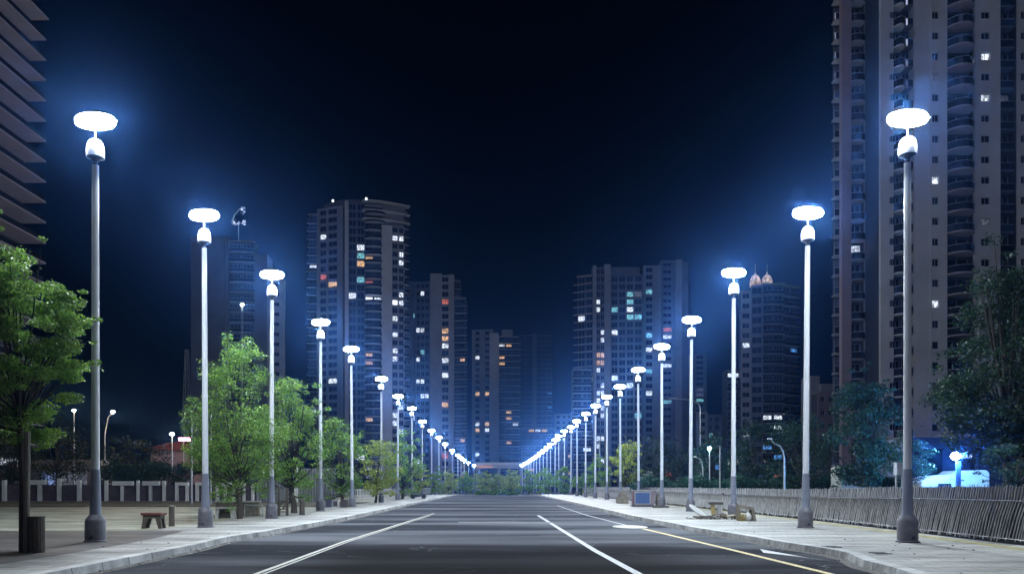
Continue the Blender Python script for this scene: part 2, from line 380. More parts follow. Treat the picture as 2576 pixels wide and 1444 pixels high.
M['iron'] = mat('cast_iron', (.05, .05, .055), .6, .4, noise=.4, nscale=20, bump=.6, bscale=40)
for kx, ky, kz, q in ((7.62, 15.9, .013, 0), (7.35, 17.6, .013, 1)):
    o = thing('pavement_grate', ['small iron grate sunk in the right kerb, nearer one', 'small iron grate sunk in the right kerb, farther one'][q], 'grate', (kx, ky, kz), 'iron grates at the right kerb')
    b = MB()
    for w in range(6): b.box(-.13 + w * .046, -.105 + w * .046, -.14, .14, -.006, .006, M['iron'])
    b.build('bars', o); b = MB(); b.box(-.16, .16, -.17, -.143, -.006, .008, M['iron']); b.box(-.16, .16, .143, .17, -.006, .008, M['iron']); b.build('frame', o)
mb = MB(); rl = random.Random(3)
for k in range(420):
    side = rl.choice((-1, 1)); y = 10 + 50 * rl.random() ** 1.6; kx = KL(y) + rl.uniform(.0, .35) ** 1.3 if side < 0 else KR(y) - rl.uniform(.0, .35) ** 1.3
    s_ = rl.uniform(.012, .035); a = rl.uniform(0, 3); z = -.124
    if rl.random() < .3: kx += side * rl.uniform(.6, 3.5); z = .004
    mb.hexa([(kx + s_ * math.cos(a + q * 1.57), y + s_ * math.sin(a + q * 1.57), z) for q in range(4)] + [(kx + .7 * s_ * math.cos(a + q * 1.57), y + .7 * s_ * math.sin(a + q * 1.57), z + s_ * .5) for q in range(4)], M[rl.choice(['kerb', 'soil', 'stake'])])
tag(mb.build('grit_and_leaf_litter'), label='scattered grit and dry leaf litter along the kerbs', cat='litter', kind='stuff')
# ------------------------------------------------------------------ street lamps
def make_lamp():
    t = thing('street_lamp', 'x', 'street lamp')
    b = MB(); b.lathe([(.235, 0), (.235, .50), (.215, .56), (.135, .66)], M['base'], 12); b.lathe([(.27, 0), (.27, .03), (.24, .045)], M['base'], 12); bo = b.build('base', t, True)
    h = MB(); h.lathe([(.035, 0), (.04, .012), (.012, .02)], M['collar'], 10); ho = h.build('access_bolt', bo, True); ho.rotation_euler = (R(90), 0, 0); ho.location = (.02, -.232, .12)
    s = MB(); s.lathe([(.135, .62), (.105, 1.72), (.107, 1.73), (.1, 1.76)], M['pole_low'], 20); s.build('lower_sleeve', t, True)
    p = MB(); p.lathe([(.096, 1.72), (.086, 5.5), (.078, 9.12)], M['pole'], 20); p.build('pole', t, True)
    c = MB(); c.lathe([(.05, 9.1), (.05, 9.2), (.10, 9.26), (.195, 9.31), (.2, 9.34)], M['collar'], 20); c.build('collar', t, True)
    d = MB(); d.lathe([(.205, 9.31), (.207, 9.46), (.195, 9.57), (.165, 9.66), (.115, 9.72), (.03, 9.755)], M['cap'], 24); d.build('dome_cap', t, True)
    st = MB(); st.lathe([(.03, 9.74), (.016, 9.78), (.014, 10.06)], M['collar'], 10); st.build('neck', t, True)
    l = MB(); l.lathe([(.05, -.165), (.34, -.16), (.455, -.12), (.505, -.05), (.505, .03), (.455, .10), (.34, .14), (.05, .145)], M['lamp'], 16)
    l.v = [(x * .95, y * .52, z * .92 + 10.2) for x, y, z in l.v]; l.build('diffuser', t)
    hs = MB(); hs.tube([(.47, 0, 10.2), (.54, 0, 10.21)], .016, M['steel'], 6); hs.build('end_fitting', t, True)
    return t
proto = make_lamp()
LP_L = [(240, 305), (517, 543), (683, 690), (806, 810), (886, 878), (959, 953), (1000, 997), (1037, 1027), (1062, 1060), (1086, 1083),
        (1104, 1098), (1120, 1112), (1138, 1126), (1152, 1136), (1160, 1142), (1168, 1147), (1178, 1152), (1192, 1158), (1199, 1163)]
LP_R = [(2283, 298), (2026, 537), (1845, 685), (1737, 805), (1665, 872), (1607, 930), (1561, 972), (1527, 998), (1497, 1021), (1473, 1041),
        (1452, 1059), (1436, 1074), (1420, 1084), (1406, 1095), (1396, 1103), (1385, 1112), (1376, 1119), (1367, 1126), (1358, 1132),
        (1350, 1138), (1343, 1142), (1336, 1146), (1329, 1150), (1321, 1154), (1314, 1158)]
ORD = ['nearest', 'second', 'third', 'fourth', 'fifth', 'sixth', 'seventh', 'eighth', 'ninth', 'tenth', 'eleventh', 'twelfth', 'thirteenth', 'fourteenth',
       'fifteenth', 'sixteenth', 'seventeenth', 'eighteenth', 'nineteenth', 'twentieth', 'twenty-first', 'twenty-second', 'twenty-third', 'twenty-fourth', 'farthest']
EXTRA = {('left', 0): 'tallest-looking lit street lamp, nearest of the left row, beside the wooden bin',
         ('left', 1): 'second lit street lamp of the left row, with a dark bollard against its foot',
         ('left', 2): 'third lit street lamp of the left row, beside a slatted information post',
         ('right', 0): 'nearest lit street lamp of the right row, dark bolted base before the reed fence',
         ('right', 1): 'second lit street lamp of the right row, standing on the pavement before the fence',
         ('right', 2): 'third lit street lamp of the right row, beside the stone bench with straw',
         ('right', 5): 'sixth lit street lamp of the right row, just behind the cabinet with a blue door'}
first = True; LAMPS = []
for side, LP in (('left', LP_L), ('right', LP_R)):
    for i, (px, py) in enumerate(LP):
        D = 8.85 * F / (HY - py)
        x = PX(px, D); zb = gz(D)
        lab = EXTRA.get((side, i)) or f'{"farthest" if i == len(LP) - 1 else ORD[i]} lit white disc street lamp along the {side} side of the road'
        grp = f'street lamps lining the {side} side of the road'
        if first: o = proto; o.location = (x, D, zb); o['label'] = lab; first = False
        else: o = dup(proto, (x, D, zb), lab)
        o['group'] = grp; LAMPS.append((x, D))
        for ch in o.children:
            if ch.name.startswith('diffuser') and i:
                ch.material_slots[0].link = 'OBJECT'; ch.material_slots[0].material = M[random.choice(['lamp', 'lamp_a', 'lamp_b'])]
        o.rotation_euler = (R(random.uniform(-.4, .4)), R(random.uniform(-.4, .4)), random.uniform(-.1, .1)) if i else (0, 0, 0)

# ------------------------------------------------------------------ trees
def leaves(name, pts, size, m, parent, flat=.12):
    n = len(pts)
    nrm = rng.normal(size=(n, 3)); nrm[:, 2] = np.abs(nrm[:, 2]) + flat; nrm /= np.linalg.norm(nrm, axis=1)[:, None]
    a = rng.normal(size=(n, 3)); a -= nrm * (a * nrm).sum(1)[:, None]; a /= np.linalg.norm(a, axis=1)[:, None]
    b = np.cross(nrm, a); s = size * rng.uniform(.6, 1.35, n)[:, None]
    v = np.empty((n, 4, 3)); v[:, 0] = pts - a * s * .55; v[:, 1] = pts + b * s * .28 + nrm * s * .07; v[:, 2] = pts + a * s * .55; v[:, 3] = pts - b * s * .28 + nrm * s * .07
    me = bpy.data.meshes.new(name); me.vertices.add(4 * n); me.vertices.foreach_set('co', v.reshape(-1).astype(np.float32))
    me.loops.add(4 * n); me.loops.foreach_set('vertex_index', np.arange(4 * n, dtype=np.int32))
    me.polygons.add(n); me.polygons.foreach_set('loop_start', np.arange(0, 4 * n, 4, dtype=np.int32))
    try: me.polygons.foreach_set('loop_total', np.full(n, 4, dtype=np.int32))
    except Exception: pass
    me.materials.append(m); me.update(calc_edges=True); me.validate()
    o = bpy.data.objects.new(name, me); COL.objects.link(o); o.parent = parent
    return o
def tree(px0, px1, yt, yb, D, label, m='leaf', trunk=None, name='tree', group=None, lay=.55, dens=.20, cat='tree', stakes=False, nb=None, tr_r=None, shape='round', seed=0, crf=.85, sz=1.0):
    """crown fills px0..px1 x yt..yb at distance D; the trunk stands at trunk px"""
    r_ = np.random.default_rng(int(px0 * 7 + D * 13 + seed) % 99991)
    cx = PX((px0 + px1) / 2, D); rx = (px1 - px0) / 2 * D / F; z1 = PZ(yt, D); z0 = max(PZ(yb, D), .1)
    tx = PX(trunk, D) if trunk else cx; base = gz(D)
    t = thing(name, label, cat, (tx, D, base), group)
    cz = (z0 + z1) / 2; rz = (z1 - z0) / 2; ry = rx * .9
    k = nb or max(14, int(26 * (rx * rz) ** .35))
    C = []
    for i in range(k * 3):
        u = r_.normal(size=3); u /= np.linalg.norm(u); rr = r_.uniform(.25, .82) ** .6
        zz = u[2] * rr
        w = (1 - .35 * max(zz, 0)) if shape == 'round' else (1.0 if zz < 0 else 1 - .5 * zz)
        C.append((cx - tx + u[0] * rr * rx * w, u[1] * rr * ry * w, cz - base + zz * rz * .95))
        if len(C) >= k: break
    C = np.array(C); cr = r_.uniform(.20, .40, k) * min(rx, rz * 1.2) * 1.05 * crf
    ke = k // 2; ed = r_.normal(size=(ke, 3)); ed /= np.linalg.norm(ed, axis=1)[:, None]; ed[:, 2] *= .9
    er = r_.uniform(.88, 1.12, ke)[:, None]
    C = np.vstack([C, np.array([cx - tx, 0, cz - base]) + ed * er * np.array([rx, ry, rz])]); cr = np.concatenate([cr, np.full(ke, cr.mean()) * r_.uniform(.28, .5, ke)]); k += ke
    area = (px1 - px0) * (yb - yt); n = int(min(42000, max(900, area * dens)))
    wgt = cr ** 2 / (cr ** 2).sum(); idx = r_.choice(k, n, p=wgt)
    d = r_.normal(size=(n, 3)); d /= np.linalg.norm(d, axis=1)[:, None]
    rad = cr[idx][:, None] * (r_.uniform(.15, 1, n)[:, None] ** .45) * (1 + .25 * r_.normal(size=(n, 1)) * (r_.uniform(size=(n, 1)) < .25))
    pts = C[idx] + d * rad * np.array([1.15, 1.1, lay])
    lo, hi = np.percentile(pts, 1.5, axis=0), np.percentile(pts, 98.5, axis=0)
    b0 = np.array([cx - tx - rx, -ry, z0 - base]); b1 = np.array([cx - tx + rx, ry, z1 - base])
    pts = b0 + (pts - lo) / (hi - lo) * (b1 - b0); C = b0 + (C - lo) / (hi - lo) * (b1 - b0)
    size = max(.06, 5.0 * D / F) * sz
    leaves('crown', pts, size, M[m], t)
    b = MB(); tr = tr_r or max(.07, .022 * (z1 - base)); top = (cz - base) + rz * .25
    lean = (cx - tx)
    path = [(0, 0, -.05), (lean * .1 + .02, 0, (z0 - base) * .5), (lean * .35, .02, max(z0 - base, .6)), (lean * .8, 0, top)]
    b.tube(path, [tr * 1.25, tr, tr * .85, tr * .25], M['bark'], 9)
    b.build('trunk', t, True)
    bb = MB()
    for i in range(0, k, 1 if k < 40 else 2):
        s0 = Vector((lean * .3, 0, max(z0 - base, .5) + (C[i][2] - max(z0 - base, .5)) * .25)); e = Vector(C[i]); mid = (s0 + e) / 2 + Vector((0, 0, -.06 * (e - s0).length))
        bb.tube([s0, mid, e], [tr * .36, tr * .2, tr * .06], M['bark_dark'], 5, False)
    bb.build('branches', t)
    return t
# left side
T1 = tree(-110, 178, 632, 1105, 16.3, 'big bright green tree with trunk tied to stakes at the left edge', 'leaf', 60, dens=.30, lay=.46, nb=80, tr_r=.075, shape='wide', crf=.62)
s = MB(); s.tube([(PX(60, 16.3) - .13 - T1.location.x, .1, 0), (PX(60, 16.3) - .12 - T1.location.x, .1, 2.2)], .035, M['stake'], 8)
s.tube([(.12, -.12, 0), (.13, -.1, 2.45)], .06, M['stake'], 8); s.build('stake', T1, True)
tree(485, 700, 880, 1245, 33, 'rounded green tree with slim leaning trunk between the second and third left lamps', 'leaf', 603, dens=.30, lay=.62, nb=60, tr_r=.10, crf=.85)
tree(645, 803, 962, 1245, 40, 'dense bright green tree between the third and fourth left lamps', 'leaf', 740, dens=.32, nb=50, crf=.85, lay=.6)
tree(797, 915, 1060, 1243, 54, 'mid green tree between the fourth and fifth left lamps', 'leaf', 862, dens=.28)
tree(905, 1000, 1112, 1243, 64, 'yellowish green tree beside the sixth left lamp', 'leaf_y', 945, dens=.3)
tree(975, 1062, 1088, 1243, 84, 'tall loose green tree beside the seventh and eighth left lamps', 'leaf', 1012, dens=.26)
for i, (a, b_, y) in enumerate([(1028, 1078, 1172), (1074, 1112, 1183), (1108, 1150, 1186), (1146, 1196, 1190)]):
    tree(a, b_, y, 1238, 105 + 17 * i, ['small pale green tree behind the eighth left lamp', 'small tree before the eleventh left lamp', 'small tree around the thirteenth left lamp',
         'last small tree of the left row before the road crest'][i], 'leaf_y' if i % 2 == 0 else 'leaf', dens=.5, group='small far trees left of the road')
for i, (a, b_, y) in enumerate([(1194, 1240, 1188), (1232, 1278, 1194), (1262, 1308, 1184)]):
    tree(a, b_, y, 1242, 172 + 4 * i, ['left of three lit trees closing the end of the road', 'middle yellowish one of three lit trees closing the end of the road', 'right of three lit trees closing the end of the road'][i],
         'leaf_y', dens=.8, group='lit trees at the end of the road')
# right side
for i, (a, b_, y, D) in enumerate([(1310, 1352, 1184, 165), (1348, 1400, 1180, 145), (1396, 1446, 1176, 128), (1440, 1486, 1190, 112)]):
    tree(a, b_, y, 1238, D, ['farthest thin shrub-like tree behind the right lamps', 'second farthest thin tree behind the right lamps', 'third farthest thin bright tree behind the right lamps',
         'low leafy tree behind the ninth right lamp'][i], 'leaf', dens=.38, group='small far trees right of the road')
tree(1478, 1534, 1152, 1240, 104, 'lit green tree behind the eighth right lamp', 'leaf', dens=.4)
tree(1538, 1608, 1116, 1240, 84, 'pale lit tree beside the seventh right lamp', 'leaf_y', dens=.36)
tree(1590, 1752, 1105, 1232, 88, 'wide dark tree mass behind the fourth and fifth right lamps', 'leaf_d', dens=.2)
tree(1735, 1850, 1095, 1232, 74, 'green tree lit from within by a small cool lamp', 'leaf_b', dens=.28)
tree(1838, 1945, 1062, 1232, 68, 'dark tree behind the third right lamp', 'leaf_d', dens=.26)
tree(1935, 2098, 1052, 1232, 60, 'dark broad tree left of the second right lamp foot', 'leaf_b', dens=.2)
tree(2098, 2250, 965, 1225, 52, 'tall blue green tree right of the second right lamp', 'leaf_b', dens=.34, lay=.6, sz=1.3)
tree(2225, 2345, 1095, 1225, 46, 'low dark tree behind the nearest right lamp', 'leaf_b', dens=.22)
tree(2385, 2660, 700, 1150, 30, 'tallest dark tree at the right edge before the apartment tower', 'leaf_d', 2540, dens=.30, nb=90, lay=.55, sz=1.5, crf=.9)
tree(2480, 2640, 1120, 1222, 26, 'low bush at the foot of the tall dark right tree', 'leaf_b', dens=.3, name='bush', cat='bush')
# background left
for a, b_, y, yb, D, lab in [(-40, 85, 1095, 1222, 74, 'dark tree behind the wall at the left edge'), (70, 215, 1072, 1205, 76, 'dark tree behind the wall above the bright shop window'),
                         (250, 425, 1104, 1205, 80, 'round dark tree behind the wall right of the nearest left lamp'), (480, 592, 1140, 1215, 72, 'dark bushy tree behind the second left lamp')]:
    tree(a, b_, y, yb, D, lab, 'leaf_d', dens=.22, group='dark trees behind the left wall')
def hedge(px0, px1, yt, yb, D, label, m='leaf_d', n=9000, depth=2.0, size=.16):
    x0, x1 = PX(px0, D), PX(px1, D); z1 = PZ(yt, D); z0 = max(PZ(yb, D), 0)
    t = thing('hedge', label, 'hedge', ((x0 + x1) / 2, D, gz(D)))
    P = np.stack([rng.uniform(x0, x1, n) - (x0 + x1) / 2, rng.uniform(-depth / 2, depth / 2, n), z0 + (z1 - z0) * rng.uniform(0, 1, n) ** .8], 1)
    P[:, 2] += .25 * np.sin(P[:, 0] * 1.7) + .15 * np.sin(P[:, 0] * 4.1 + 1) + rng.normal(size=n) * .06
    P[:, 1] += .3 * np.sin(P[:, 0] * 2.3) * np.sin(P[:, 2] * 3)
    leaves('foliage', P, size, M[m], t)
    b = MB()
    for k in range(int((x1 - x0) / 1.2)):
        xx = x0 - (x0 + x1) / 2 + .6 + k * 1.2; b.tube([(xx, 0, 0), (xx + .1, 0, z1 * .7)], .05, M['bark'], 6)
    b.build('stems', t)
hedge(250, 482, 1168, 1222, 73, 'long clipped dark hedge behind the left boundary wall', 'leaf_b', 9000)
hedge(1195, 1310, 1230, 1246, 168, 'low dark hedge under the trees at the end of the road', 'leaf', 5000, 2, .3)
hedge(1590, 2300, 1205, 1232, 66, 'low blue green undergrowth behind the right reed fence', 'leaf_b', 16000, 3, .2)

# ------------------------------------------------------------------ towers
def frame(p0, p1):
    d = Vector((p1[0] - p0[0], p1[1] - p0[1], 0)); L = d.length; d.normalize(); n = Vector((d.y, -d.x, 0)); o = Vector((p0[0], p0[1], 0))
    return (lambda u, nn, z: tuple(o + d * u + n * nn + Vector((0, 0, z)))), L
WCACHE = {}
def window_mesh(w, h, key, mull):
    k = (round(w, 2), round(h, 2), key, mull)
    if k in WCACHE: return WCACHE[k]
    b = MB(); gm = LIT[key] if key else M['glass']
    b.box(-w / 2 + .03, w / 2 - .03, 0, .04, .03, h - .03, gm)
    f = .06
    for x0, x1, z0, z1 in ((-w / 2, -w / 2 + f, 0, h), (w / 2 - f, w / 2, 0, h), (-w / 2 + f, w / 2 - f, 0, f), (-w / 2 + f, w / 2 - f, h - f, h)):
        b.box(x0, x1, -.05, .03, z0, z1, M['rail'])
    for q in range(1, mull + 1):
        x = -w / 2 + w * q / (mull + 1); b.box(x - .03, x + .03, -.045, -.005, f, h - f, M['rail'])
    me = bpy.data.meshes.new('window'); me.from_pydata(b.v, [], b.f)
    for m in b.mats: me.materials.append(m)
    me.polygons.foreach_set('material_index', b.m); me.update()
    WCACHE[k] = me; return me
class Tower:
    def __init__(s, label, D, x, cat='tower block', fh=3.05, name='tower_block', seed=1, group=None):
        s.o = thing(name, label, cat, (x, D, -2), group); s.D = D; s.ox, s.oy = x, D; s.wall = MB(); s.core = MB(); s.win = []; s.bal = []; s.fh = fh; s.r = random.Random(seed)
    def fr(s, px0, d0, px1, d1):
        P, L = frame((PX(px0, d0) - s.ox, d0 - s.oy), (PX(px1, d1) - s.ox, d1 - s.oy))
        return (lambda u, n, z: tuple(Vector(P(u, n, z)) + Vector((0, 0, 2)))), L, (math.atan2(d1 - d0, PX(px1, d1) - PX(px0, d0)))
    def section(s, px0, d0, px1, d1, ytop, kind, m='wall_m', cols=(), lit=.05, keys='w', back=6, zb=-2, litmap=None, wh=.55, bulge=.8, rail=True, dy=0, over=(0, 0), mull=1, gap=.0, ztop=None):
        P, L, ang = s.fr(px0, d0, px1, d1); z1 = ztop if ztop is not None else PZ(ytop, min(d0, d1)); fh = s.fh; nf = max(1, int((z1 - max(zb, 0) - .6) / fh)); zt = z1
        MM = M[m]
        if kind == 'P':
            s.wall.fbox(P, 0, L, -back, 0, zb, z1, MM); return
        if kind == 'W':
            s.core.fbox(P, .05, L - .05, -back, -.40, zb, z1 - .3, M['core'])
            edges = [0]
            for c0, c1 in cols: edges += [c0 * L, c1 * L]
            edges.append(L)
            for i in range(0, len(edges), 2):
                if edges[i + 1] - edges[i] > .05: s.wall.fbox(P, edges[i], edges[i + 1], -.5, 0, zb, z1, MM)
            s.wall.fbox(P, 0, L, -back, -.55, z1 - .3, z1 + .05, MM)
            for ci, (c0, c1) in enumerate(cols):
                u0, u1 = c0 * L, c1 * L; zprev = zb
                for f in range(nf):
                    zt_ = z1 - .5 - f * fh - fh * (1 - wh) * .3; zb_ = zt_ - fh * wh
                    if zb_ < .3: break
                    top_ = z1 if f == 0 else z1 - .5 - (f - 1) * fh - fh * (1 - wh) * .3 - fh * wh
                    s.wall.fbox(P, u0, u1, -.5, -.03, zt_, top_, MM)
                    k = None
                    if litmap and (f, ci) in litmap: k = litmap[(f, ci)]
                    elif s.r.random() < lit * .8: k = s.r.choice(keys)
                    s.win.append((P, (u0 + u1) / 2, -.30, zb_, u1 - u0, fh * wh, k, ang, mull))
                    last = zb_
                s.wall.fbox(P, u0, u1, -.5, -.03, zb, last, MM)
        if kind == 'B':
            rc = 1.3
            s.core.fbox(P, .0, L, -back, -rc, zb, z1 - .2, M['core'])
            for f in range(nf):
                z = z1 - .3 - (f + 1) * fh
                if z < 1: break
                s.bal.append((P, -over[0], L + over[1], z, bulge, rail, dy, MM, rc))
                ncol = max(1, int(L / 3.2))
                for c in range(ncol):
                    k = None
                    if litmap and (f, c) in litmap: k = litmap[(f, c)]
                    elif s.r.random() < lit * .8: k = s.r.choice(keys)
                    w = L / ncol * .8
                    s.win.append((P, (c + .5) * L / ncol, -rc + .06, z + .25, w, fh * .72, k, ang, 2 if w > 2 else 1))
            s.wall.fbox(P, 0, L, -back, 0.1, z1 - .35, z1, MM)
    def done(s, dark=True):
        s.wall.build('wall', s.o)
        if s.core.f: s.core.build('recess', s.o)
        # lit windows first, then the ones nearest the camera
        W = sorted(s.win, key=lambda w: (w[6] is None, w[3]))
        def place(w):
            P, u, n, z, ww, hh, k, ang, mull = w
            o = bpy.data.objects.new('window', window_mesh(ww, hh, k, mull)); COL.objects.link(o); o.parent = s.o
            o.location = P(u, n, z); o.rotation_euler = (0, 0, ang)
        for w in W[:100]: place(w)
        if len(W) > 100:
            b = MB()
            for P, u, n, z, ww, hh, k, ang, mull in W[100:]:
                b.fbox(P, u - ww / 2 + .03, u + ww / 2 - .03, n - .04, n, z + .03, z + hh - .03, LIT[k] if k else M['glass'])
                for a0, a1, b0, b1 in ((-ww / 2, -ww / 2 + .06, 0, hh), (ww / 2 - .06, ww / 2, 0, hh), (-ww / 2 + .06, ww / 2 - .06, 0, .06), (-.03, .03, .06, hh - .06)):
                    b.fbox(P, u + a0, u + a1, n + .003, n + .05, z + b0, z + b1, M['rail'])
            tag(b.build('window_rows', s.o), kind='stuff')
        for P, u0, u1, z, bulge, rail, dy, MM, rc in s.bal:
            b = MB(); nseg = 8; pts = []
            for q in range(nseg + 1):
                t = q / nseg; u = u0 + (u1 - u0) * t
                n = bulge * (math.sin(math.pi * t) ** .7 if bulge > 0 else 0) + dy * t
                pts.append((u, n))
            top = [P(u, n, z) for u, n in pts]; 
            i = len(b.v)
            th = .22
            for (ua, na), (ub, nb_) in zip(pts, pts[1:]):
                b.hexa([P(ua, na, z - th), P(ub, nb_, z - th), P(ub, -rc, z - th), P(ua, -rc, z - th), P(ua, na, z), P(ub, nb_, z), P(ub, -rc, z), P(ua, -rc, z)], MM)
                if rail:
                    b.hexa([P(ua, na - .02, z + .003), P(ub, nb_ - .02, z + .003), P(ub, nb_ - .06, z + .003), P(ua, na - .06, z + .003),
                            P(ua, na - .02, z + .98), P(ub, nb_ - .02, z + .98), P(ub, nb_ - .06, z + .98), P(ua, na - .06, z + .98)], M['glass'])
                    b.hexa([P(ua, na, z + .99), P(ub, nb_, z + .99), P(ub, nb_ - .08, z + .99), P(ua, na - .08, z + .99),
                            P(ua, na, z + 1.05), P(ub, nb_, z + 1.05), P(ub, nb_ - .08, z + 1.05), P(ua, na - .08, z + 1.05)], M['rail'])
            b.build('balcony', s.o)
        return s.o
def T(label, D, px, **k): return Tower(label, D, PX(px, D), **k)

# tall apartment tower on the right
t = T('tall pale apartment tower with curved balconies filling the right edge', 118, 2400, seed=5)
A = 118
t.section(2105, A + 6, 2118, A + 6, -300, 'B', 'wall_m', back=1.5, bulge=.1, over=(.3, 0), lit=.0)
t.section(2118, A + 4, 2142, A + 4, -300, 'P', 'wall_br', back=1)
t.section(2142, A + 4.5, 2176, A + 4.5, -300, 'B', 'wall_m', lit=.03, keys='w', bulge=.4, back=2)
t.section(2176, A + 5, 2215, A + 5, -300, 'W', 'wall_m', cols=((.15, .45), (.55, .88)), lit=.05, keys='wb', wh=.6, back=2)
t.section(2215, A, 2249, A, -300, 'W', 'wall_l', cols=((.68, .98),), lit=.0, wh=.32, mull=0)
t.section(2249, A + .2, 2275, A + .2, -300, 'B', 'wall_l', bulge=.9, lit=.03)
t.section(2275, A + .6, 2301, A + .6, -300, 'B', 'wall_d', bulge=.25, lit=.03, keys='d')
t.section(2301, A, 2340, A, -300, 'P', 'wall_l')
t.section(2340, A - .1, 2383, A - .1, -300, 'W', 'wall_l', cols=((.12, .52),), lit=.0, wh=.36, mull=0, litmap={(14, 0): 'w', (20, 0): 'w', (9, 0): 'd'})
t.section(2383, A, 2452, A, -300, 'B', 'slab', bulge=1.5, lit=.04, keys='wd')
t.section(2452, A - .2, 2517, A - .2, -300, 'W', 'wall_l', cols=((.25, .60),), wh=.34, lit=.0, mull=1, litmap={(8, 0): 'w', (10, 0): 'w', (16, 0): 'd', (20, 0): 'd'})
t.section(2517, A + .4, 2552, A + .4, -300, 'B', 'wall_d', bulge=.05, lit=.05, keys='d')
t.section(2552, A + 1, 2562, A + 1, -300, 'P', 'wall_d')
t.section(2562, A, 2640, A, -300, 'W', 'wall_l', cols=((.08, .3), (.5, .8)), wh=.36)
t.done()

# tower behind the left lamps (300 m away)
t = T('tallest left tower block with lit amber balconies behind the fourth left lamp', 300, 900, seed=3)
t.section(775, 303, 797, 303, 538, 'B', 'wall_m', bulge=.05, over=(.6, 0))
t.section(797, 304, 862, 300, 517, 'W', 'wall_m', cols=((.12, .36), (.44, .78)), lit=.04, keys='wro', wh=.62, litmap={(3, 0): 'w', (8, 0): 'r', (9, 1): 'o'})
t.section(862, 301.5, 867, 301.5, 512, 'P', 'wall_d')
t.section(867, 300, 876, 300, 505, 'P', 'wall_l')
t.section(876, 301, 918, 301.5, 508, 'W', 'wall_d', cols=((.03, .46), (.52, .97)), lit=.06, keys='wdc', wh=.72, litmap={(6, 1): 'c', (7, 1): 'o', (5, 1): 'w', (11, 0): 'w'})
t.section(918, 300, 962, 301.5, 515, 'B', 'wall_l', bulge=1.6, over=(0, 1), lit=.03, keys='wo', litmap={(6, 0): 'o', (9, 0): 'r', (11, 0): 's', (11, 1): 'w', (18, 0): 'o', (19, 0): 'o'})
t.section(960, 300.5, 986, 301.5, 566, 'P', 'wall_l')
t.section(962, 302, 1019, 305, 512, 'P', 'wall_m', back=8)
t.section(986, 301.6, 1016, 303, 566, 'W', 'wall_m', cols=((.05, .48), (.60, .97)), lit=.10, keys='wwc', wh=.62, litmap={(1, 0): 'w', (1, 1): 'w', (8, 1): 'w', (9, 0): 's', (9, 1): 'w', (23, 0): 'w', (24, 0): 'w'})
t.section(1016, 304, 1026, 306, 530, 'B', 'wall_m', bulge=.3, over=(0, 1.0))
for y0 in (525, 548, 566):    # the three sweeping upper terraces
    pass
P, L, ang = t.fr(918, 300, 1024, 306)
for q, (yy) in enumerate((505, 528, 550)):
    b = MB(); z = PZ(yy, 300); pts = []
    for i in range(13):
        u = -1 + (L + 2) * i / 12; n = 1.0 + 1.4 * math.sin(math.pi * (i / 12) ** .7)
        pts.append((u, n))
    for (ua, na), (ub, nb_) in zip(pts, pts[1:]):
        b.hexa([P(ua, na, z - .45), P(ub, nb_, z - .45), P(ub, -2, z - .45), P(ua, -2, z - .45), P(ua, na, z), P(ub, nb_, z), P(ub, -2, z), P(ua, -2, z)], M['wall_l'])
    b.build('upper_terrace', t.o)
b = MB(); P, L, _ = t.fr(815, 306, 1000, 309)
zr = PZ(512, 300)
for i in range(12):
    a0, a1 = i / 12, (i + 1) / 12
    h0 = 4.2 * math.sin(math.pi * min(a0 * 1.1 + .05, 1)) ** .6; h1 = 4.2 * math.sin(math.pi * min(a1 * 1.1 + .05, 1)) ** .6
    if i > 9: continue
    b.hexa([P(a0 * L, 0, zr - 2), P(a1 * L, 0, zr - 2), P(a1 * L, -8, zr - 2), P(a0 * L, -8, zr - 2), P(a0 * L, 0, zr + h0), P(a1 * L, 0, zr + h1), P(a1 * L, -8, zr + h1), P(a0 * L, -8, zr + h0)], M['wall_d'])
b.build('roof_crown', t.o)
b = MB()
for px in (838, 922):
    x = PX(px, 299) - t.ox; b.lathe([(.3, 0), (.5, .4), (.3, .9)], LIT['s'], 8, (x, -1.5, PZ(512 if px == 838 else 507, 300) + 2))
b.build('roof_lamp', t.o)
t.done()

t = T('tower block with one lit window column right of the tallest left tower', 330, 1100, seed=9)
t.section(1015, 333, 1040, 333, 708, 'P', 'wall_d')
t.section(1038, 332, 1082, 331, 708, 'W', 'wall_d', cols=((.03, .12), (.2, .40), (.45, .66), (.70, .92)), lit=.015, keys='wc', wh=.6, litmap={(1, 2): 'w', (6, 1): 'w', (6, 2): 'w', (9, 2): 'c', (10, 1): 'w', (13, 1): 'w', (13, 2): 'w', (15, 2): 'w', (18, 0): 'w'})
t.section(1082, 330, 1111, 330, 688, 'P', 'wall_m')
t.section(1111, 330.3, 1129, 330.3, 692, 'W', 'wall_m', cols=((.04, .96),), lit=.3, keys='wwor', wh=.66)
t.section(1129, 330, 1142, 330, 690, 'P', 'wall_m')
t.section(1142, 332, 1172, 332, 748, 'B', 'wall_m', bulge=.2, lit=.12, keys='wwo', over=(0, .6))
t.section(1142, 333, 1158, 333, 705, 'B', 'wall_m', bulge=.2, lit=.0, back=8)
t.done()

t = T('slim centre tower block with amber lit balconies at the end of the road', 400, 1245, seed=12)
t.section(1187, 402, 1240, 400, 828, 'W', 'wall_m', cols=((.16, .36), (.62, .82)), lit=.13, keys='wwo', wh=.6)
t.section(1232, 399, 1255, 399, 838, 'P', 'wall_l')
t.section(1255, 400, 1306, 401, 845, 'B', 'wall_l', bulge=.4, lit=.16, keys='ooow', over=(0, .8))
t.section(1262, 402, 1290, 402, 829, 'P', 'wall_m', back=6)
t.done()

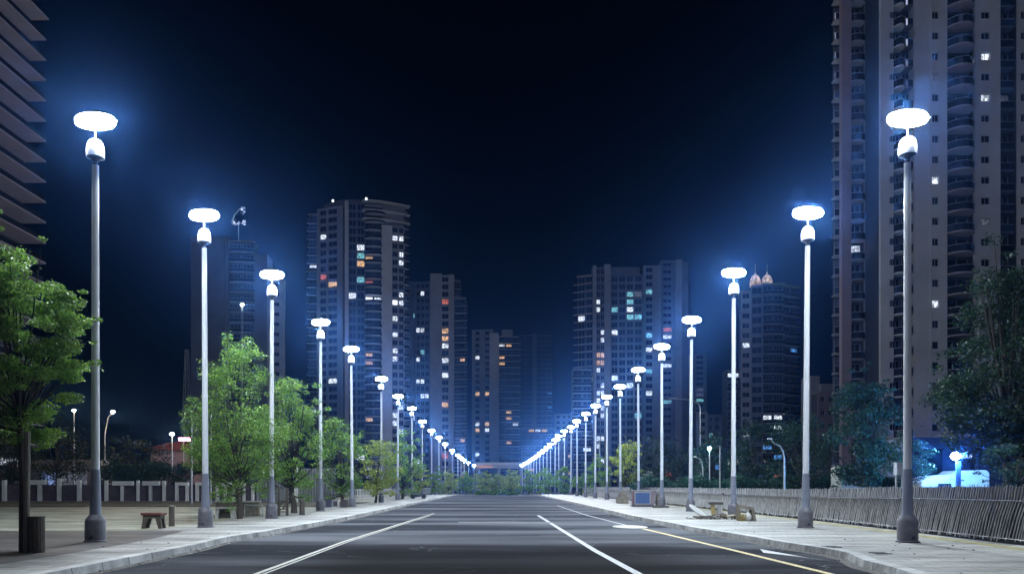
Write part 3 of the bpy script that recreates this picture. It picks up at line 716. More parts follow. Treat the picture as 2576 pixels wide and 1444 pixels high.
t = T('faint unlit far tower right of the slim centre block', 520, 1348, seed=13)
t.section(1306, 520, 1340, 520, 842, 'B', 'wall_d', lit=.01, bulge=.2)
t.section(1340, 519, 1350, 519, 838, 'P', 'wall_d')
t.section(1350, 520, 1390, 520, 842, 'B', 'wall_d', lit=.02, bulge=.2, keys='b')
t.done()
t = T('low far block with scattered lit windows below the faint tower', 430, 1370, seed=15)
t.section(1312, 430, 1395, 430, 1075, 'B', 'wall_d', lit=.12, bulge=.1, keys='wco')
t.section(1395, 431, 1440, 431, 1040, 'W', 'wall_d', cols=((.1, .3), (.45, .6), (.75, .9)), lit=.08, keys='wco')
t.done()

t = T('right centre tower block with cyan lit windows and fin balconies', 320, 1540, seed=21)
t.section(1450, 324, 1492, 321, 690, 'B', 'slab', bulge=0, dy=1.2, over=(1.5, 0), rail=False, lit=.03, keys='w')
t.section(1492, 320, 1500, 320, 668, 'P', 'wall_m')
t.section(1500, 320.4, 1521, 320.4, 672, 'W', 'wall_d', cols=((.04, .46), (.54, .96)), lit=.36, keys='www', wh=.62, litmap={(11, 0): 'o', (11, 1): 'o', (12, 0): 'o', (12, 1): 'o'})
t.section(1521, 320, 1536, 320, 665, 'P', 'wall_m')
t.section(1536, 321, 1618, 320, 690, 'W', 'wall_d', cols=((.03, .22), (.26, .46), (.5, .70), (.74, .96)), lit=.04, keys='cwc', wh=.68,
          litmap={(2, 2): 'c', (3, 2): 'c', (4, 0): 'c', (4, 2): 'w', (5, 2): 'c', (5, 3): 'c', (2, 3): 'd', (7, 0): 'w', (13, 0): 'w', (14, 2): 'w'})
t.section(1536, 321.5, 1610, 321.5, 672, 'P', 'wall_d', back=8)
t.section(1441, 318, 1490, 318, 928, 'B', 'wall_m', bulge=.1, lit=.07, keys='w')
t.done()

t = T('plain tower block with two window columns behind the fourth right lamp', 335, 1670, seed=23)
t.section(1618, 335, 1663, 335, 668, 'W', 'wall_m', cols=((.16, .52),), lit=.12, keys='wwc', wh=.62)
t.section(1663, 336, 1700, 336, 655, 'W', 'wall_d', cols=((.15, .72),), lit=.2, keys='cwwr', wh=.5)
t.section(1700, 335, 1716, 335, 653, 'P', 'wall_m')
t.section(1716, 336, 1732, 337, 657, 'P', 'wall_d')
t.done()
t = T('dim lower block with two cyan windows right of the plain tower', 450, 1760, seed=25)
t.section(1738, 450, 1778, 450, 890, 'W', 'wall_d', cols=((.35, .8),), lit=.2, keys='cd')
t.done()
t = T('low block with bright windows above the trees behind the arm street light', 300, 1790, seed=29)
t.section(1752, 300, 1780, 300, 1035, 'W', 'wall_m', cols=((.3, .8),), lit=.3, keys='cw')
t.section(1780, 302, 1830, 302, 1042, 'W', 'wall_d', cols=((.1, .25), (.4, .6)), lit=.4, keys='bcw')
t.done()

t = T('wide dark tower block with two lit roof domes behind the third right lamp', 246, 1930, seed=31)
t.section(1830, 250, 1864, 250, 930, 'B', 'wall_d', bulge=.1)
t.section(1864, 246.5, 1890, 246, 730, 'W', 'wall_m', cols=((.15, .85),), lit=.1, keys='w', wh=.5)
t.section(1890, 246, 1920, 245, 715, 'W', 'wall_d', cols=((.05, .9),), lit=.02, keys='w', wh=.66)
t.section(1920, 245, 1975, 245, 712, 'B', 'wall_m', bulge=.7, lit=.03, keys='wb', litmap={(13, 0): 'w', (13, 1): 'w', (14, 1): 'w', (16, 0): 'b', (17, 1): 'b', (19, 1): 'r'})
t.section(1975, 245, 2014, 248, 715, 'B', 'wall_m', bulge=.3, lit=.02, keys='wb')
DM = emis('lit_dome', (1.0, .78, .72), .9, pattern=1.1)
for q, px in enumerate((1905, 1935)):
    b = MB(); x = PX(px, 247) - t.ox; z = PZ(715, 246) + 2
    b.lathe([(1.65, 0), (1.65, 1.6), (1.45, 2.4), (.95, 3.2), (.25, 3.8), (.08, 4.6)], DM, 12, (x, 3, z))
    for k in range(12):
        a = k * math.pi / 6; b.tube([(x + 1.68 * math.cos(a), 3 + 1.68 * math.sin(a), z), (x + 1.68 * math.cos(a), 3 + 1.68 * math.sin(a), z + 1.6), (x + .97 * math.cos(a), 3 + .97 * math.sin(a), z + 3.25), (x, 3, z + 4)], .07, M['rail'], 4)
    b.tube([(x, 3, z + 3.8), (x, 3, z + 7)], .06, M['rail'], 5); b.build('roof_dome', t.o)
t.done()

t = T('old low pale building between the right towers behind the trees', 180, 2075, seed=33, name='low_building', cat='building')
t.section(2040, 184, 2062, 184, 945, 'P', 'wall_m')
t.section(2058, 180, 2106, 180, 985, 'W', 'wall_br', cols=((.15, .35), (.55, .8)), wh=.4, lit=0)
t.section(2066, 182, 2106, 182, 965, 'P', 'wall_m', back=6)
t.done()

t = T('dark tower behind the second left lamp with a plain side wall', 240, 560, seed=41)
t.section(480, 240, 566, 240, 596, 'P', 'wall_d', back=16)
t.section(566, 241, 574, 241, 596, 'P', 'wall_d')
t.section(574, 242, 640, 243, 604, 'B', 'wall_m', bulge=.5, lit=.04, keys='wd')
t.section(640, 243, 672, 243, 640, 'P', 'wall_d')
t.section(672, 243, 716, 244, 700, 'W', 'wall_m', cols=((.3, .7),), wh=.4, lit=.02)
t.done()

# glittering ornament standing on that tower
o = thing('roof_ornament', 'glittering white broken ornament on a mast right of the second left lamp head', 'ornament', (PX(600, 244), 244, PZ(604, 243)))
b = MB(); b.tube([(0, 0, 0), (0, 0, 5)], .12, M['rail'], 6); b.build('mast', o)
b = MB()
rr = random.Random(4)
for k in range(46):
    if k < 30: x, z = rr.uniform(-2, 2.2), 5 + rr.uniform(0, 1.6)
    else: x, z = 1.2 + rr.uniform(-.7, .9), 8.2 + rr.uniform(0, 2.2)
    s_ = rr.uniform(.1, .32); a = rr.uniform(0, 3)
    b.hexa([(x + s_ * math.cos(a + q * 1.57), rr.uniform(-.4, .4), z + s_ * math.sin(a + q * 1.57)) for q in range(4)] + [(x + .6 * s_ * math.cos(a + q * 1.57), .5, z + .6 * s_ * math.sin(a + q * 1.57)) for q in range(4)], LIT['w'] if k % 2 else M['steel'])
b.build('glitter_pieces', o)
b = MB(); b.tube([(-2, 0, 6), (-1.2, 0, 8), (.4, 0, 9.8), (1.6, 0, 10.4)], [.22, .16, .12, .05], M['steel'], 6); b.build('curved_arm', o)

# left edge building: long slabs running beside the road
o = thing('balcony_building', 'dark building with stacked pointed balcony slabs at the upper left edge', 'building', (-76, 90, -.2))
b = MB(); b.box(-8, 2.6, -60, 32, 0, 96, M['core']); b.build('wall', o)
b = MB()
for k in range(34): b.box(2.604, 2.75, -60, 31.9, 1.6 + k * 2.9, 1.6 + k * 2.9 + .5, M['wall_d'])
b.build('window_band', o)
for k in range(31):
    z = (PZ(50, 122) + (k - 24) * 3.115) + .2
    if z < 3 or z > 95: continue
    b = MB(); b.box(2.7, 6.5 + (.45 if k == 24 else 0), -60, 32.2, z, z + .22, M['slab'])
    b.box(6.2, 6.26, -59.9, 32, z + .223, z + 1.1, M['glass'])
    b.build('balcony', o)

# lattice tower with lights
o = thing('lattice_tower', 'slim lattice tower with a warm lit foot left of the second left lamp', 'tower', (PX(470, 230), 230, -1.5))
b = MB()
ht = PZ(880, 230) + 1.5
for q in range(16):
    f0, f1 = q / 16, (q + 1) / 16; w0, w1 = 1.5 * (1 - f0 * .75), 1.5 * (1 - f1 * .75)
    for sx, sy in ((1, 1), (1, -1), (-1, 1), (-1, -1)):
        b.tube([(sx * w0, sy * w0, ht * f0), (sx * w1, sy * w1, ht * f1)], .09, M['steel'], 4)
    for sgn in (1, -1): b.tube([(sgn * w0, -w0, ht * f0), (-sgn * w1, -w1, ht * f1)], .07, M['steel'], 4)
    b.tube([(-w1, -w1, ht * f1), (w1, -w1, ht * f1)], .08, M['steel'], 4)
b.build('lattice', o)
for q in range(5):
    b = MB(); b.lathe([(1.3, 0), (1.5, .25), (1.3, .5)], LIT['o'], 12, (0, 0, ht * .1 + q * 1.5)); b.build('light_ring', o)

# ------------------------------------------------------------------ overpass at the end of the road
o = thing('footbridge', 'low bridge deck with an orange lit edge at the end of the road', 'bridge', (PX(1255, 300), 300, -1.6))
b = MB(); z = PZ(1178, 300) + 1.6; hw = 62 * 300 / F
b.box(-hw, hw * 1.3, -2, 2, z, z + 1.4, M['wall_m']); b.box(-hw, hw * 1.3, -2.1, -2.003, z + 1.4, z + 2.2, M['rail']); b.build('deck', o)
for x in (-hw * .8, 0, hw * .9):
    b = MB(); b.box(x - .5, x + .5, -1, 1, 0, z - .003, M['wall_m']); b.build('pier', o)
b = MB(); b.box(-hw + .8, -hw + 7, -2.15, -2.106, z + .2, z + 1.1, emis('orange_edge', (1, .42, .15), .35)); b.build('lit_edge', o)

# ------------------------------------------------------------------ reed fence on the right
o = thing('reed_fence', 'long leaning pale reed fence along the right pavement', 'fence', (12.2, 10, 0))
def fx(y): return lerp_path([(8, 11.9), (18, 11.9), (30, 12.35), (52, 12.35), (400, 12.35)], y) - 12.2
def fh_(y): return 1.38 if y < 20 else max(1.24, 1.38 - (y - 20) * .012)
y = 9.0; pi = 0
while y < 118:
    y2 = min(y + 3.0, 118.2); b = MB(); h0 = fh_(y)
    b.hexa([(fx(y) + .04, y - 10, 0), (fx(y) + .08, y - 10, 0), (fx(y2) + .08, y2 - 10, 0), (fx(y2) + .04, y2 - 10, 0),
            (fx(y) + .04, y - 10, h0 - .05), (fx(y) + .08, y - 10, h0 - .05), (fx(y2) + .08, y2 - 10, h0 - .05), (fx(y2) + .04, y2 - 10, h0 - .05)], M['reedback'])
    step = .115 if y < 60 else .18; yy = y
    while yy < y2 - .02:
        lean = .50 + .06 * math.sin(yy * .7) + random.uniform(-.012, .012); hh = h0 + random.uniform(-.025, .015); r = random.uniform(.014, .021)
        x = fx(yy)
        pts = [(x - random.uniform(0, .03), yy - 10 + lean * .45, random.uniform(.02, .12)), (x + random.uniform(-.006, .006), yy - 10 + lean * .1 + random.uniform(-.008, .008), hh * .45),
               (x - .01, yy - 10 - lean * .35, hh * .76), (x - random.uniform(0, .04), yy - 10 - lean * .55, hh)]
        b.tube(pts, [r, r, r, r * .7], M['reed'], 5 if y < 40 else 3, False); yy += step * random.uniform(.88, 1.12)
    b.build('panel', o)
    p = MB(); p.tube([(fx(y) + .12, y - 10, 0), (fx(y) + .12, y - 10, h0 - .02)], .04, M['wood'], 7); p.build('post', o)
    w = MB(); zz = h0 * .73
    w.tube([(fx(y) - .03, y - 10, zz), (fx(y2) - .03, y2 - 10, zz)], .018, M['collar'], 5); w.tube([(fx(y) - .03, y - 10, .12), (fx(y2) - .03, y2 - 10, .12)], .012, M['reed'], 5); w.build('rail', o)
    y = y2; pi += 1

# ------------------------------------------------------------------ left boundary wall
DW = 66.5
o = thing('boundary_wall', 'dark low boundary wall with white posts and lintels across the plaza', 'wall', (PX(300, DW), DW, 0))
ox = PX(300, DW)
b = MB(); b.box(PX(-60, DW) - ox, PX(645, DW) - ox, .05, .3, 0, PZ(1219, DW), M['panel'])
b.box(PX(-60, DW) - ox, PX(645, DW) - ox, -.35, .4, 0, .10, M['stone']); b.build('panel_wall', o)
for a, c, yt in [(-40, -32, 1210), (9, 18, 1207), (98, 107, 1219.5), (147, 155, 1203), (197, 206, 1207), (266, 273, 1208), (306, 312, 1221), (346, 352, 1208), (377, 383, 1221), (411, 418, 1209),
                 (443, 450, 1213), (469, 476, 1221), (494, 501, 1213), (545, 552, 1213), (565, 570, 1224), (585, 592, 1213), (612, 618, 1213), (634, 640, 1215)]:
    p = MB(); p.box(PX(a, DW) - ox, PX(c, DW) - ox, -.25, .02, .1, PZ(yt, DW), M['white']); p.build('post', o, bevel=.015)
for a, c, yt, yb in [(72, 118, 1207, 1219), (286, 337, 1210, 1221), (361, 403, 1210, 1221), (450, 476, 1213, 1221), (501, 520, 1213, 1221), (552, 585, 1213, 1224), (592, 612, 1217, 1222)]:
    p = MB(); p.box(PX(a, DW) - ox, PX(c, DW) - ox, -.27, .04, PZ(yb, DW) + .003, PZ(yt, DW), M['white']); p.build('lintel', o, bevel=.015)

# lit shop window behind the wall
o = thing('shop_front', 'bluish lit shop front seen under the dark tree on the left', 'shop', (PX(165, 86), 86, 0))
b = MB(); b.box(-5, 3.2, 0, 4, 0, 4.2, M['wall_d']); b.build('wall', o)
for k in range(7):
    b = MB(); x = -2.6 + k * .72; b.box(x, x + .6, -.05, -.003, 1.0 + (k % 3) * .2, 2.9 - (k % 2) * .3, emis('shop_pane', (.35, .5, 1.0), .35 + .25 * (k % 3), pattern=2) if k < 3 else LIT['d']); b.build('window', o)
# houses with red roofs
o = thing('red_roofed_house', 'house with a long low red roof behind the wall', 'house', (PX(455, 105), 105, 0))
b = MB(); b.box(-4, 3.5, 0, 6, 0, PZ(1133, 105), M['wall_br']); b.build('wall', o)
b = MB(); hw = 4.6; z0 = PZ(1134, 105); 
for i in range(10):
    a0, a1 = -1 + i * .2, -1 + (i + 1) * .2; k0, k1 = 1.0 * (1 - abs(a0) ** 1.6), 1.0 * (1 - abs(a1) ** 1.6)
    b.hexa([(a0 * hw, -1, z0 + .003), (a1 * hw, -1, z0 + .003), (a1 * hw, 7, z0 + .003), (a0 * hw, 7, z0 + .003), (a0 * hw, -.6, z0 + .2 + k0), (a1 * hw, -.6, z0 + .2 + k1), (a1 * hw, 6.6, z0 + .2 + k1), (a0 * hw, 6.6, z0 + .2 + k0)], M['red'])
b.build('roof', o)
for k in range(3):
    b = MB(); b.box(-2.5 + k * 2, -1.4 + k * 2, -.05, -.003, 2.9, 4.3, M['glass']); b.build('window', o)
o = thing('open_shelter', 'open shelter with an orange red eave behind the second left lamp', 'shelter', (PX(540, 74), 74, 0))
b = MB(); zz = PZ(1140, 74)
b.hexa([(-2, -1, zz - .3), (2.0, -1, zz - .5), (2.0, 3, zz - .5), (-2, 3, zz - .3), (-2, -1, zz + .1), (2.0, -1, zz - .05), (1.4, 3, zz + .5), (-1.4, 3, zz + .5)], M['red']); b.build('roof', o)
for x in (-1.8, 1.8):
    for y in (-.8, 2.6):
        b = MB(); b.tube([(x, y, 0), (x, y, zz - .5)], .08, M['wall_br'], 8); b.build('post', o)
# billboard frame
o = thing('billboard', 'dark brown billboard in a white tube frame behind the second left lamp', 'billboard', (PX(482, 58), 58, 0))
b = MB(); b.tube([(0, 0, 0), (0, 0, PZ(1047, 58)), (1.4, 0, PZ(1043, 58)), (1.4, 0, 0)], .075, M['steel'], 10); b.build('frame', o, True)
b = MB(); b.box(.1, 1.3, -.03, .03, PZ(1132, 58), PZ(1051, 58), M['panel']); b.build('board', o)
# corrugated hoarding
o = thing('hoarding', 'grey corrugated sheet hoarding between the third and fourth left lamps', 'hoarding', (PX(740, 66), 66, 0))
b = MB(); x = PX(648, 66) - PX(740, 66); xe = PX(842, 66) - PX(740, 66); zt = PZ(1178, 66); k = 0
while x < xe:
    a = .04 if k % 2 else -.04; b.hexa([(x, a, 0), (x + .11, -a, 0), (x + .11, .1, 0), (x, .1, 0), (x, a, zt + random.uniform(-.03, .03)), (x + .11, -a, zt), (x + .11, .1, zt), (x, .1, zt)], M['corr']); x += .113; k += 1
b.build('sheet', o)
b = MB(); b.hexa([(-.15, -.4, 0), (.35, -.4, 0), (.35, -.1, 0), (-.15, -.1, 0), (.05, -.4, zt + .1), (.35, -.4, zt + .1), (.35, -.1, zt + .1), (.05, -.1, zt + .1)], M['white']); b.build('pillar', o)

# ------------------------------------------------------------------ railings
def railing(x0, y0, x1, y1, label, h=1.0, m='white', step=.28):
    o = thing('railing', label, 'railing', (x0, y0, gz(y0)), 'white railings behind the left pavement'); L = math.hypot(x1 - x0, y1 - y0); dx, dy = (x1 - x0) / L, (y1 - y0) / L
    b = MB(); b.tube([(0, 0, h), (x1 - x0, y1 - y0, h)], .03, M[m], 6); b.tube([(0, 0, .12), (x1 - x0, y1 - y0, .12)], .02, M[m], 6); b.build('rail', o)
    b = MB(); n = int(L / step)
    for k in range(1, n): b.tube([(dx * k * step, dy * k * step, .12), (dx * k * step, dy * k * step, h)], .018, M[m], 4, False)
    b.build('bars', o)
    for q in range(int(L / 2.4) + 1):
        p = MB(); s_ = min(q * 2.4, L); p.box(dx * s_ - .05, dx * s_ + .05, dy * s_ - .05, dy * s_ + .05, 0, h + .06, M[m]); p.build('post', o)
railing(-15.2, 70, -12.0, 77, 'white railing section behind the fifth left lamp')
railing(-13.6, 78, -12.4, 92, 'white railing section behind the sixth and seventh left lamps')
railing(-12.4, 94, -12.0, 118, 'grey railing section behind the eighth left lamp', m='steel')
railing(-12.0, 122, -11.6, 160, 'farthest grey railing section before the road crest', m='steel', step=.5)
# right low wall beyond the reed fence
# ------------------------------------------------------------------ street furniture left
def bollard(px, D, h, r, label, m='wood', n=8, flare=1.0, name='bollard'):
    o = thing(name, label, 'bollard', (PX(px, D), D, 0), 'posts and bollards on the plaza')
    b = MB(); b.lathe([(r * 1.12, 0), (r, .05), (r * flare, h * .95)], M[m], n); b.build('post', o, True)
    b = MB(); b.lathe([(r * 1.1 * flare, h * .95), (r * 1.1 * flare, h), (r * .7, h * 1.03)], M['stake'] if m == 'wood' else M['base'], n); b.build('cap', o, True)
    return o
o = thing('litter_bin', 'dark slatted wooden litter bin beside the staked tree', 'bin', (PX(93, 16.2), 16.2, 0))
b = MB()
for k in range(16):
    a = k * math.pi / 8; ca, sa = math.cos(a), math.sin(a); w = .026
    b.hexa([(.145 * ca + w * sa, .145 * sa - w * ca, 0), (.145 * ca - w * sa, .145 * sa + w * ca, 0), (.115 * ca - w * sa, .115 * sa + w * ca, 0), (.115 * ca + w * sa, .115 * sa - w * ca, 0),
            (.145 * ca + w * sa, .145 * sa - w * ca, .72), (.145 * ca - w * sa, .145 * sa + w * ca, .72), (.115 * ca - w * sa, .115 * sa + w * ca, .72), (.115 * ca + w * sa, .115 * sa - w * ca, .72)], M['wood'])
b.build('slats', o)
b = MB(); b.lathe([(.112, .01), (.112, .69)], M['collar'], 16); b.build('liner', o, True)
b = MB(); b.lathe([(.152, .70), (.155, .735), (.10, .74)], M['wood'], 20); b.build('rim', o, True)
bollard(432, 26.8, .68, .1, 'round grey bollard behind the red-topped stool')
bollard(504, 26.4, .62, .065, 'thin dark bollard against the second left lamp foot', 'base')
bollard(760, 37.2, .70, .13, 'square brown timber post left of the fourth left lamp', 'wood', 4, .9)
o = thing('stool', 'small stool with a reddish top on the plaza', 'stool', (PX(387, 25.5), 25.5, 0))
b = MB(); b.box(-.33, .33, -.22, .22, .42, .50, M['redtop']); b.build('seat', o, bevel=.015)
b = MB(); b.box(-.28, .28, -.18, .18, .32, .418, M['wood']); b.build('apron', o)
for sx in (-1, 1):
    for sy in (-1, 1):
        b = MB(); x, y = sx * .2, sy * .13
        b.hexa([(x + sx * .07 - .055, y - .05, 0), (x + sx * .07 + .055, y - .05, 0), (x + sx * .07 + .055, y + .05, 0), (x + sx * .07 - .055, y + .05, 0), (x - .075, y - .05, .318), (x + .075, y - .05, .318), (x + .075, y + .05, .318), (x - .075, y + .05, .318)], M['wood']); b.build('leg', o)
o = thing('concrete_bench', 'pale concrete bench with open front left of the leaning tree trunk', 'bench', (PX(564, 33), 33.2, 0))
b = MB(); b.box(-.36, .36, -.2, .2, .40, .47, M['kerb']); b.build('seat', o, bevel=.01)
for sx in (-1, 1):
    b = MB(); b.hexa([(sx * .33 - .06, -.18, 0), (sx * .33 + .06, -.18, 0), (sx * .33 + .06, .18, 0), (sx * .33 - .06, .18, 0), (sx * .27 - .05, -.18, .398), (sx * .27 + .05, -.18, .398), (sx * .27 + .05, .18, .398), (sx * .27 - .05, .18, .398)], M['kerb']); b.build('leg', o)
b = MB(); b.box(-.24, .24, .12, .17, .02, .38, M['wood']); b.build('back_panel', o)
o = thing('planter_box', 'pale low planter wall beside the leaning tree trunk', 'planter', (PX(600, 35.5), 36, 0))
b = MB(); b.box(-1.2, .75, 0, .25, 0, .62, M['stone']); b.box(-1.25, .8, -.05, .3, .62, .68, M['kerb']); b.build('low_wall', o)
o = thing('hoop_rail', 'pale hoop rail between the leaning tree and the third left lamp', 'rail', (PX(638, 35.5), 35.5, 0))
b = MB(); b.tube([(-.4, 0, 0), (-.4, 0, .50), (.36, 0, .50), (.40, 0, .46), (.40, 0, 0)], .035, M['kerb'], 8); b.build('hoop', o, True)
b = MB(); b.tube([(0, 0, 0), (0, 0, .47)], .025, M['kerb'], 8); b.build('upright', o, True)
o = thing('information_post', 'tall dark information post with slats right of the third left lamp', 'information post', (PX(712, 36.4), 36.4, 0))
for x in (-.19, .19):
    b = MB(); b.box(x - .05, x + .05, -.06, .06, 0, 1.32 if x < 0 else 1.26, M['wood']); b.build('upright', o)
b = MB(); b.box(-.138, .138, -.03, .03, .75, 1.25, M['corr']); b.build('board', o)
b = MB()
for k in range(5): b.box(-.138, .138, -.03, .03, .15 + k * .12, .20 + k * .12, M['wood'])
b.build('slats', o)
# low cabinets by the fifth lamp
for px, w, lab, m, D in ((828, .55, 'dark blue low cabinet behind the fourth left lamp', 'bluebox', 51), (845, .6, 'pale low crate between the fourth and fifth left lamps', 'white', 51), (866, .7, 'rusty low crate left of the fifth left lamp', 'wood', 50.5)):
    o = thing('crate', lab, 'crate', (PX(px, D), D, 0), 'crates near the fifth left lamp'); w *= .6
    b = MB(); b.box(-w / 2, w / 2, -.2, .2, 0, .46, M[m]); b.build('body', o, bevel=.01)
    b = MB(); b.box(-w / 2 - .02, w / 2 + .02, -.23, .23, .463, .50, M['wood']); b.build('lid', o)
    b = MB(); b.box(-w / 2 + .04, w / 2 - .04, -.215, -.203, .06, .40, M['panel']); b.build('front_panel', o)
o = thing('parked_scooter', 'dark small scooter parked by the eighth left lamp foot', 'scooter', (PX(1052, 84), 84, 0), rz=R(20))
b = MB(); b.tube([(-.55, 0, .28), (-.2, 0, .35), (.2, 0, .3), (.45, 0, .95)], [.12, .16, .10, .05], M['collar'], 8); b.box(-.6, .05, -.14, .14, .6, .75, M['collar']); b.build('body', o, True)
for x in (-.55, .6):
    b = MB(); b.tube([(x, -.05, .25), (x, .05, .25)], .25, M['tyre'], 16); b.build('wheel', o, True)
b = MB(); b.tube([(.45, -.3, 1.0), (.45, .3, 1.0)], .03, M['steel'], 6); b.build('handlebar', o)

# ------------------------------------------------------------------ street furniture right
o = thing('utility_cabinet', 'low cabinet with a blue door and red sides by the reed fence', 'cabinet', (PX(1616, 53), 53, 0))
b = MB(); b.box(-.66, .75, -.3, .4, .06, 1.02, M['wall_br']); b.build('body', o, bevel=.02)
b = MB(); b.box(-.52, .42, -.33, -.303, .2, .90, M['bluebox']); b.build('door', o)
b = MB()
for a in ((-.58, -.523, .14, .96), (.423, .48, .14, .96), (-.523, .423, .903, .96), (-.523, .423, .14, .197)): b.box(a[0], a[1], -.345, -.303, a[2], a[3], M['steel'])
b.build('door_frame', o)
b = MB(); b.box(-.66, -.583, -.32, -.303, .1, .98, M['redtop']); b.build('side_strip', o)
b = MB(); b.box(-.75, .85, -.35, .45, 0, .057, M['collar']); b.box(-.7, .8, -.34, .44, 1.023, 1.08, M['kerb']); b.build('plinth', o)
b = MB(); b.box(.95, 1.5, -.1, .3, 0, .8, M['stone']); b.build('side_block', o)
o = thing('stone_pier', 'whitish rough stone pier left of the blue-door cabinet', 'pier', (PX(1567, 62), 62, 0))
b = MB(); b.box(-.5, .4, -.3, .3, 0, .5, M['stone']); b.box(-.25, .3, -.25, .25, .503, .95, M['stone']); b.build('block', o, bevel=.03)
o = thing('leaning_disc', 'round white disc leaning on the rubble beside the fourth right lamp', 'disc', (PX(1750, 34), 33.6, 0))
b = MB(); b.lathe([(.42, -.03), (.45, 0), (.42, .03), (.3, .04)], M['white'], 28); d = b.build('disc_panel', o, True); d.location = (0, 0, .30); d.rotation_euler = Vector((.52, -.30, .80)).to_track_quat('Z', 'Y').to_euler()
o = thing('wooden_stand', 'small wooden stand with a flat top among the rubble', 'stand', (PX(1800, 34), 34, 0))
b = MB(); b.box(-.26, .26, -.18, .18, .56, .66, M['wood']); b.box(-.28, .28, -.2, .2, .663, .69, M['kerb']); b.build('top', o)
b = MB(); b.hexa([(-.16, -.08, 0), (.02, -.08, 0), (.02, .08, 0), (-.16, .08, 0), (-.2, -.08, .557), (-.06, -.08, .557), (-.06, .08, .557), (-.2, .08, .557)], M['straw']); b.build('leg', o)
b = MB(); b.box(.06, .22, -.1, .1, 0, .42, M['kerb']); b.build('leg', o)
o = thing('rubble_heap', 'low heap of broken planks and rubble between the stand and the third right lamp', 'rubble', (PX(1800, 32.6), 32.6, 0))
b = MB(); rr = random.Random(8)
for k in range(70):
    x = rr.uniform(-1.0, 1.0); y = rr.uniform(-.35, .3); z = .03 + rr.uniform(0, .16) * (1 - abs(x) * .6); L = rr.uniform(.12, .5); a = rr.uniform(-.5, .5)
    b.tube([(x, y, z), (x + L * math.cos(a), y + L * math.sin(a) * .5, z + rr.uniform(-.02, .08))], rr.uniform(.015, .035), M[rr.choice(['wood', 'stake', 'stone', 'kerb', 'straw'])], 5)
for k in range(40):
    x = rr.uniform(-1.1, 1.2); y = rr.uniform(-.4, .35); s_ = rr.uniform(.03, .08); b.lathe([(s_, 0), (s_ * .8, s_)], M[rr.choice(['stone', 'kerb', 'wood'])], 6, (x, y, 0))
b.build('debris', o)
o = thing('leaning_stick', 'pale stick leaning on the reed fence left of the third right lamp', 'stick', (PX(1823, 34), 34.2, 0))
b = MB(); b.tube([(-.1, 0, 0), (.07, .3, .98)], .022, M['white'], 7); b.build('shaft', o, True)
b = MB(); b.tube([(.07, .3, .96), (.085, .33, 1.05)], .035, M['redtop'], 7); b.build('tip', o, True)
o = thing('stone_bench', 'brown stone bench with straw and a white sack at the third right lamp', 'bench', (PX(1872, 31.5), 31.3, 0))
b = MB(); b.hexa([(-.33, -.2, .5), (.27, -.2, .42), (.27, .2, .42), (-.33, .2, .5), (-.33, -.2, .62), (.25, -.2, .52), (.25, .2, .52), (-.33, .2, .62)], M['stone']); b.build('seat', o)
b = MB(); b.hexa([(-.33, -.2, 0), (-.24, -.2, 0), (-.24, .2, 0), (-.33, .2, 0), (-.33, -.2, .497), (-.26, -.2, .49), (-.26, .2, .49), (-.33, .2, .497)], M['stone']); b.build('leg', o)
b = MB(); b.hexa([(.24, -.2, 0), (.36, -.2, 0), (.36, .2, 0), (.24, .2, 0), (.18, -.2, .425), (.27, -.2, .417), (.27, .2, .417), (.18, .2, .425)], M['stone']); b.build('leg', o)
o2 = thing('sack', 'white sack tucked under the brown stone bench', 'sack', (PX(1877, 31.3), 31.1, 0))
b = MB(); b.lathe([(.11, 0), (.15, .08), (.14, .2), (.07, .3), (.02, .33)], M['white'], 14); b.build('sack_body', o2, True)
o2 = thing('straw', 'yellow straw spilling from under the brown stone bench', 'straw', (PX(1862, 31.3), 31.0, 0)); o2['kind'] = 'stuff'
b = MB()
for k in range(90):
    x, y = rr.uniform(-.16, .1), rr.uniform(-.12, .1); b.tube([(x, y, 0), (x + rr.uniform(-.1, .1), y + rr.uniform(-.1, .1), rr.uniform(.05, .28))], .006, M['straw'], 3, False)
b.build('straws', o2)
o = thing('timber_beam', 'short dark timber beam at the foot of the fifth right lamp', 'beam', (PX(1640, 50.0) - .6, 50.2, 0))
o.location = (PX(1665, 50) - .1, 49.6, 0)
b = MB(); b.box(-.55, .45, -.1, .1, 0, .12, M['wood']); b.build('timber', o)

# arm street lights behind the right fence
def arm_light(px, D, ytop, dxpx, label, m='steel', lit=None, ydrop=0):
    x = PX(px, D); z = PZ(ytop, D); L = dxpx * D / F
    o = thing('arm_street_light', label, 'street light', (x, D, gz(D)), 'arm street lights behind the right fence')
    b = MB(); r = .06
    b.tube([(0, 0, 0), (0, 0, z - 1.0), (L * .08, 0, z - .5), (L * .25, 0, z - .18), (L * .6, 0, z), (L * .8, 0, z + ydrop)], [r * 1.4, r, r * .9, r * .8, r * .7, r * .6], M[m], 8); b.build('pole', o, True)
    b = MB(); zz = z + ydrop; b.hexa([(L * .75, -.12, zz - .02), (L, -.12, zz + .02), (L, .12, zz + .02), (L * .75, .12, zz - .02), (L * .75, -.1, zz + .1), (L, -.06, zz + .1), (L, .06, zz + .1), (L * .75, .1, zz + .1)], lit or M['steel']); b.build('lamp_head', o)
    return o
arm_light(1762, 88, 1003, -80, 'tall arm street light with unlit head between the fourth and fifth right lamps')
arm_light(1508, 106, 1096, -40, 'arm street light behind the eighth right lamp')
arm_light(1768, 70, 1150, -24, 'short arm street light standing right of the fourth right lamp')
arm_light(1973, 52, 1115, -42, 'arm street light bent over the fence left of the second right lamp', ydrop=.25)
o = thing('slim_mast', 'slim turquoise lit mast left of the third right lamp', 'mast', (PX(1811, 64), 64, 0))
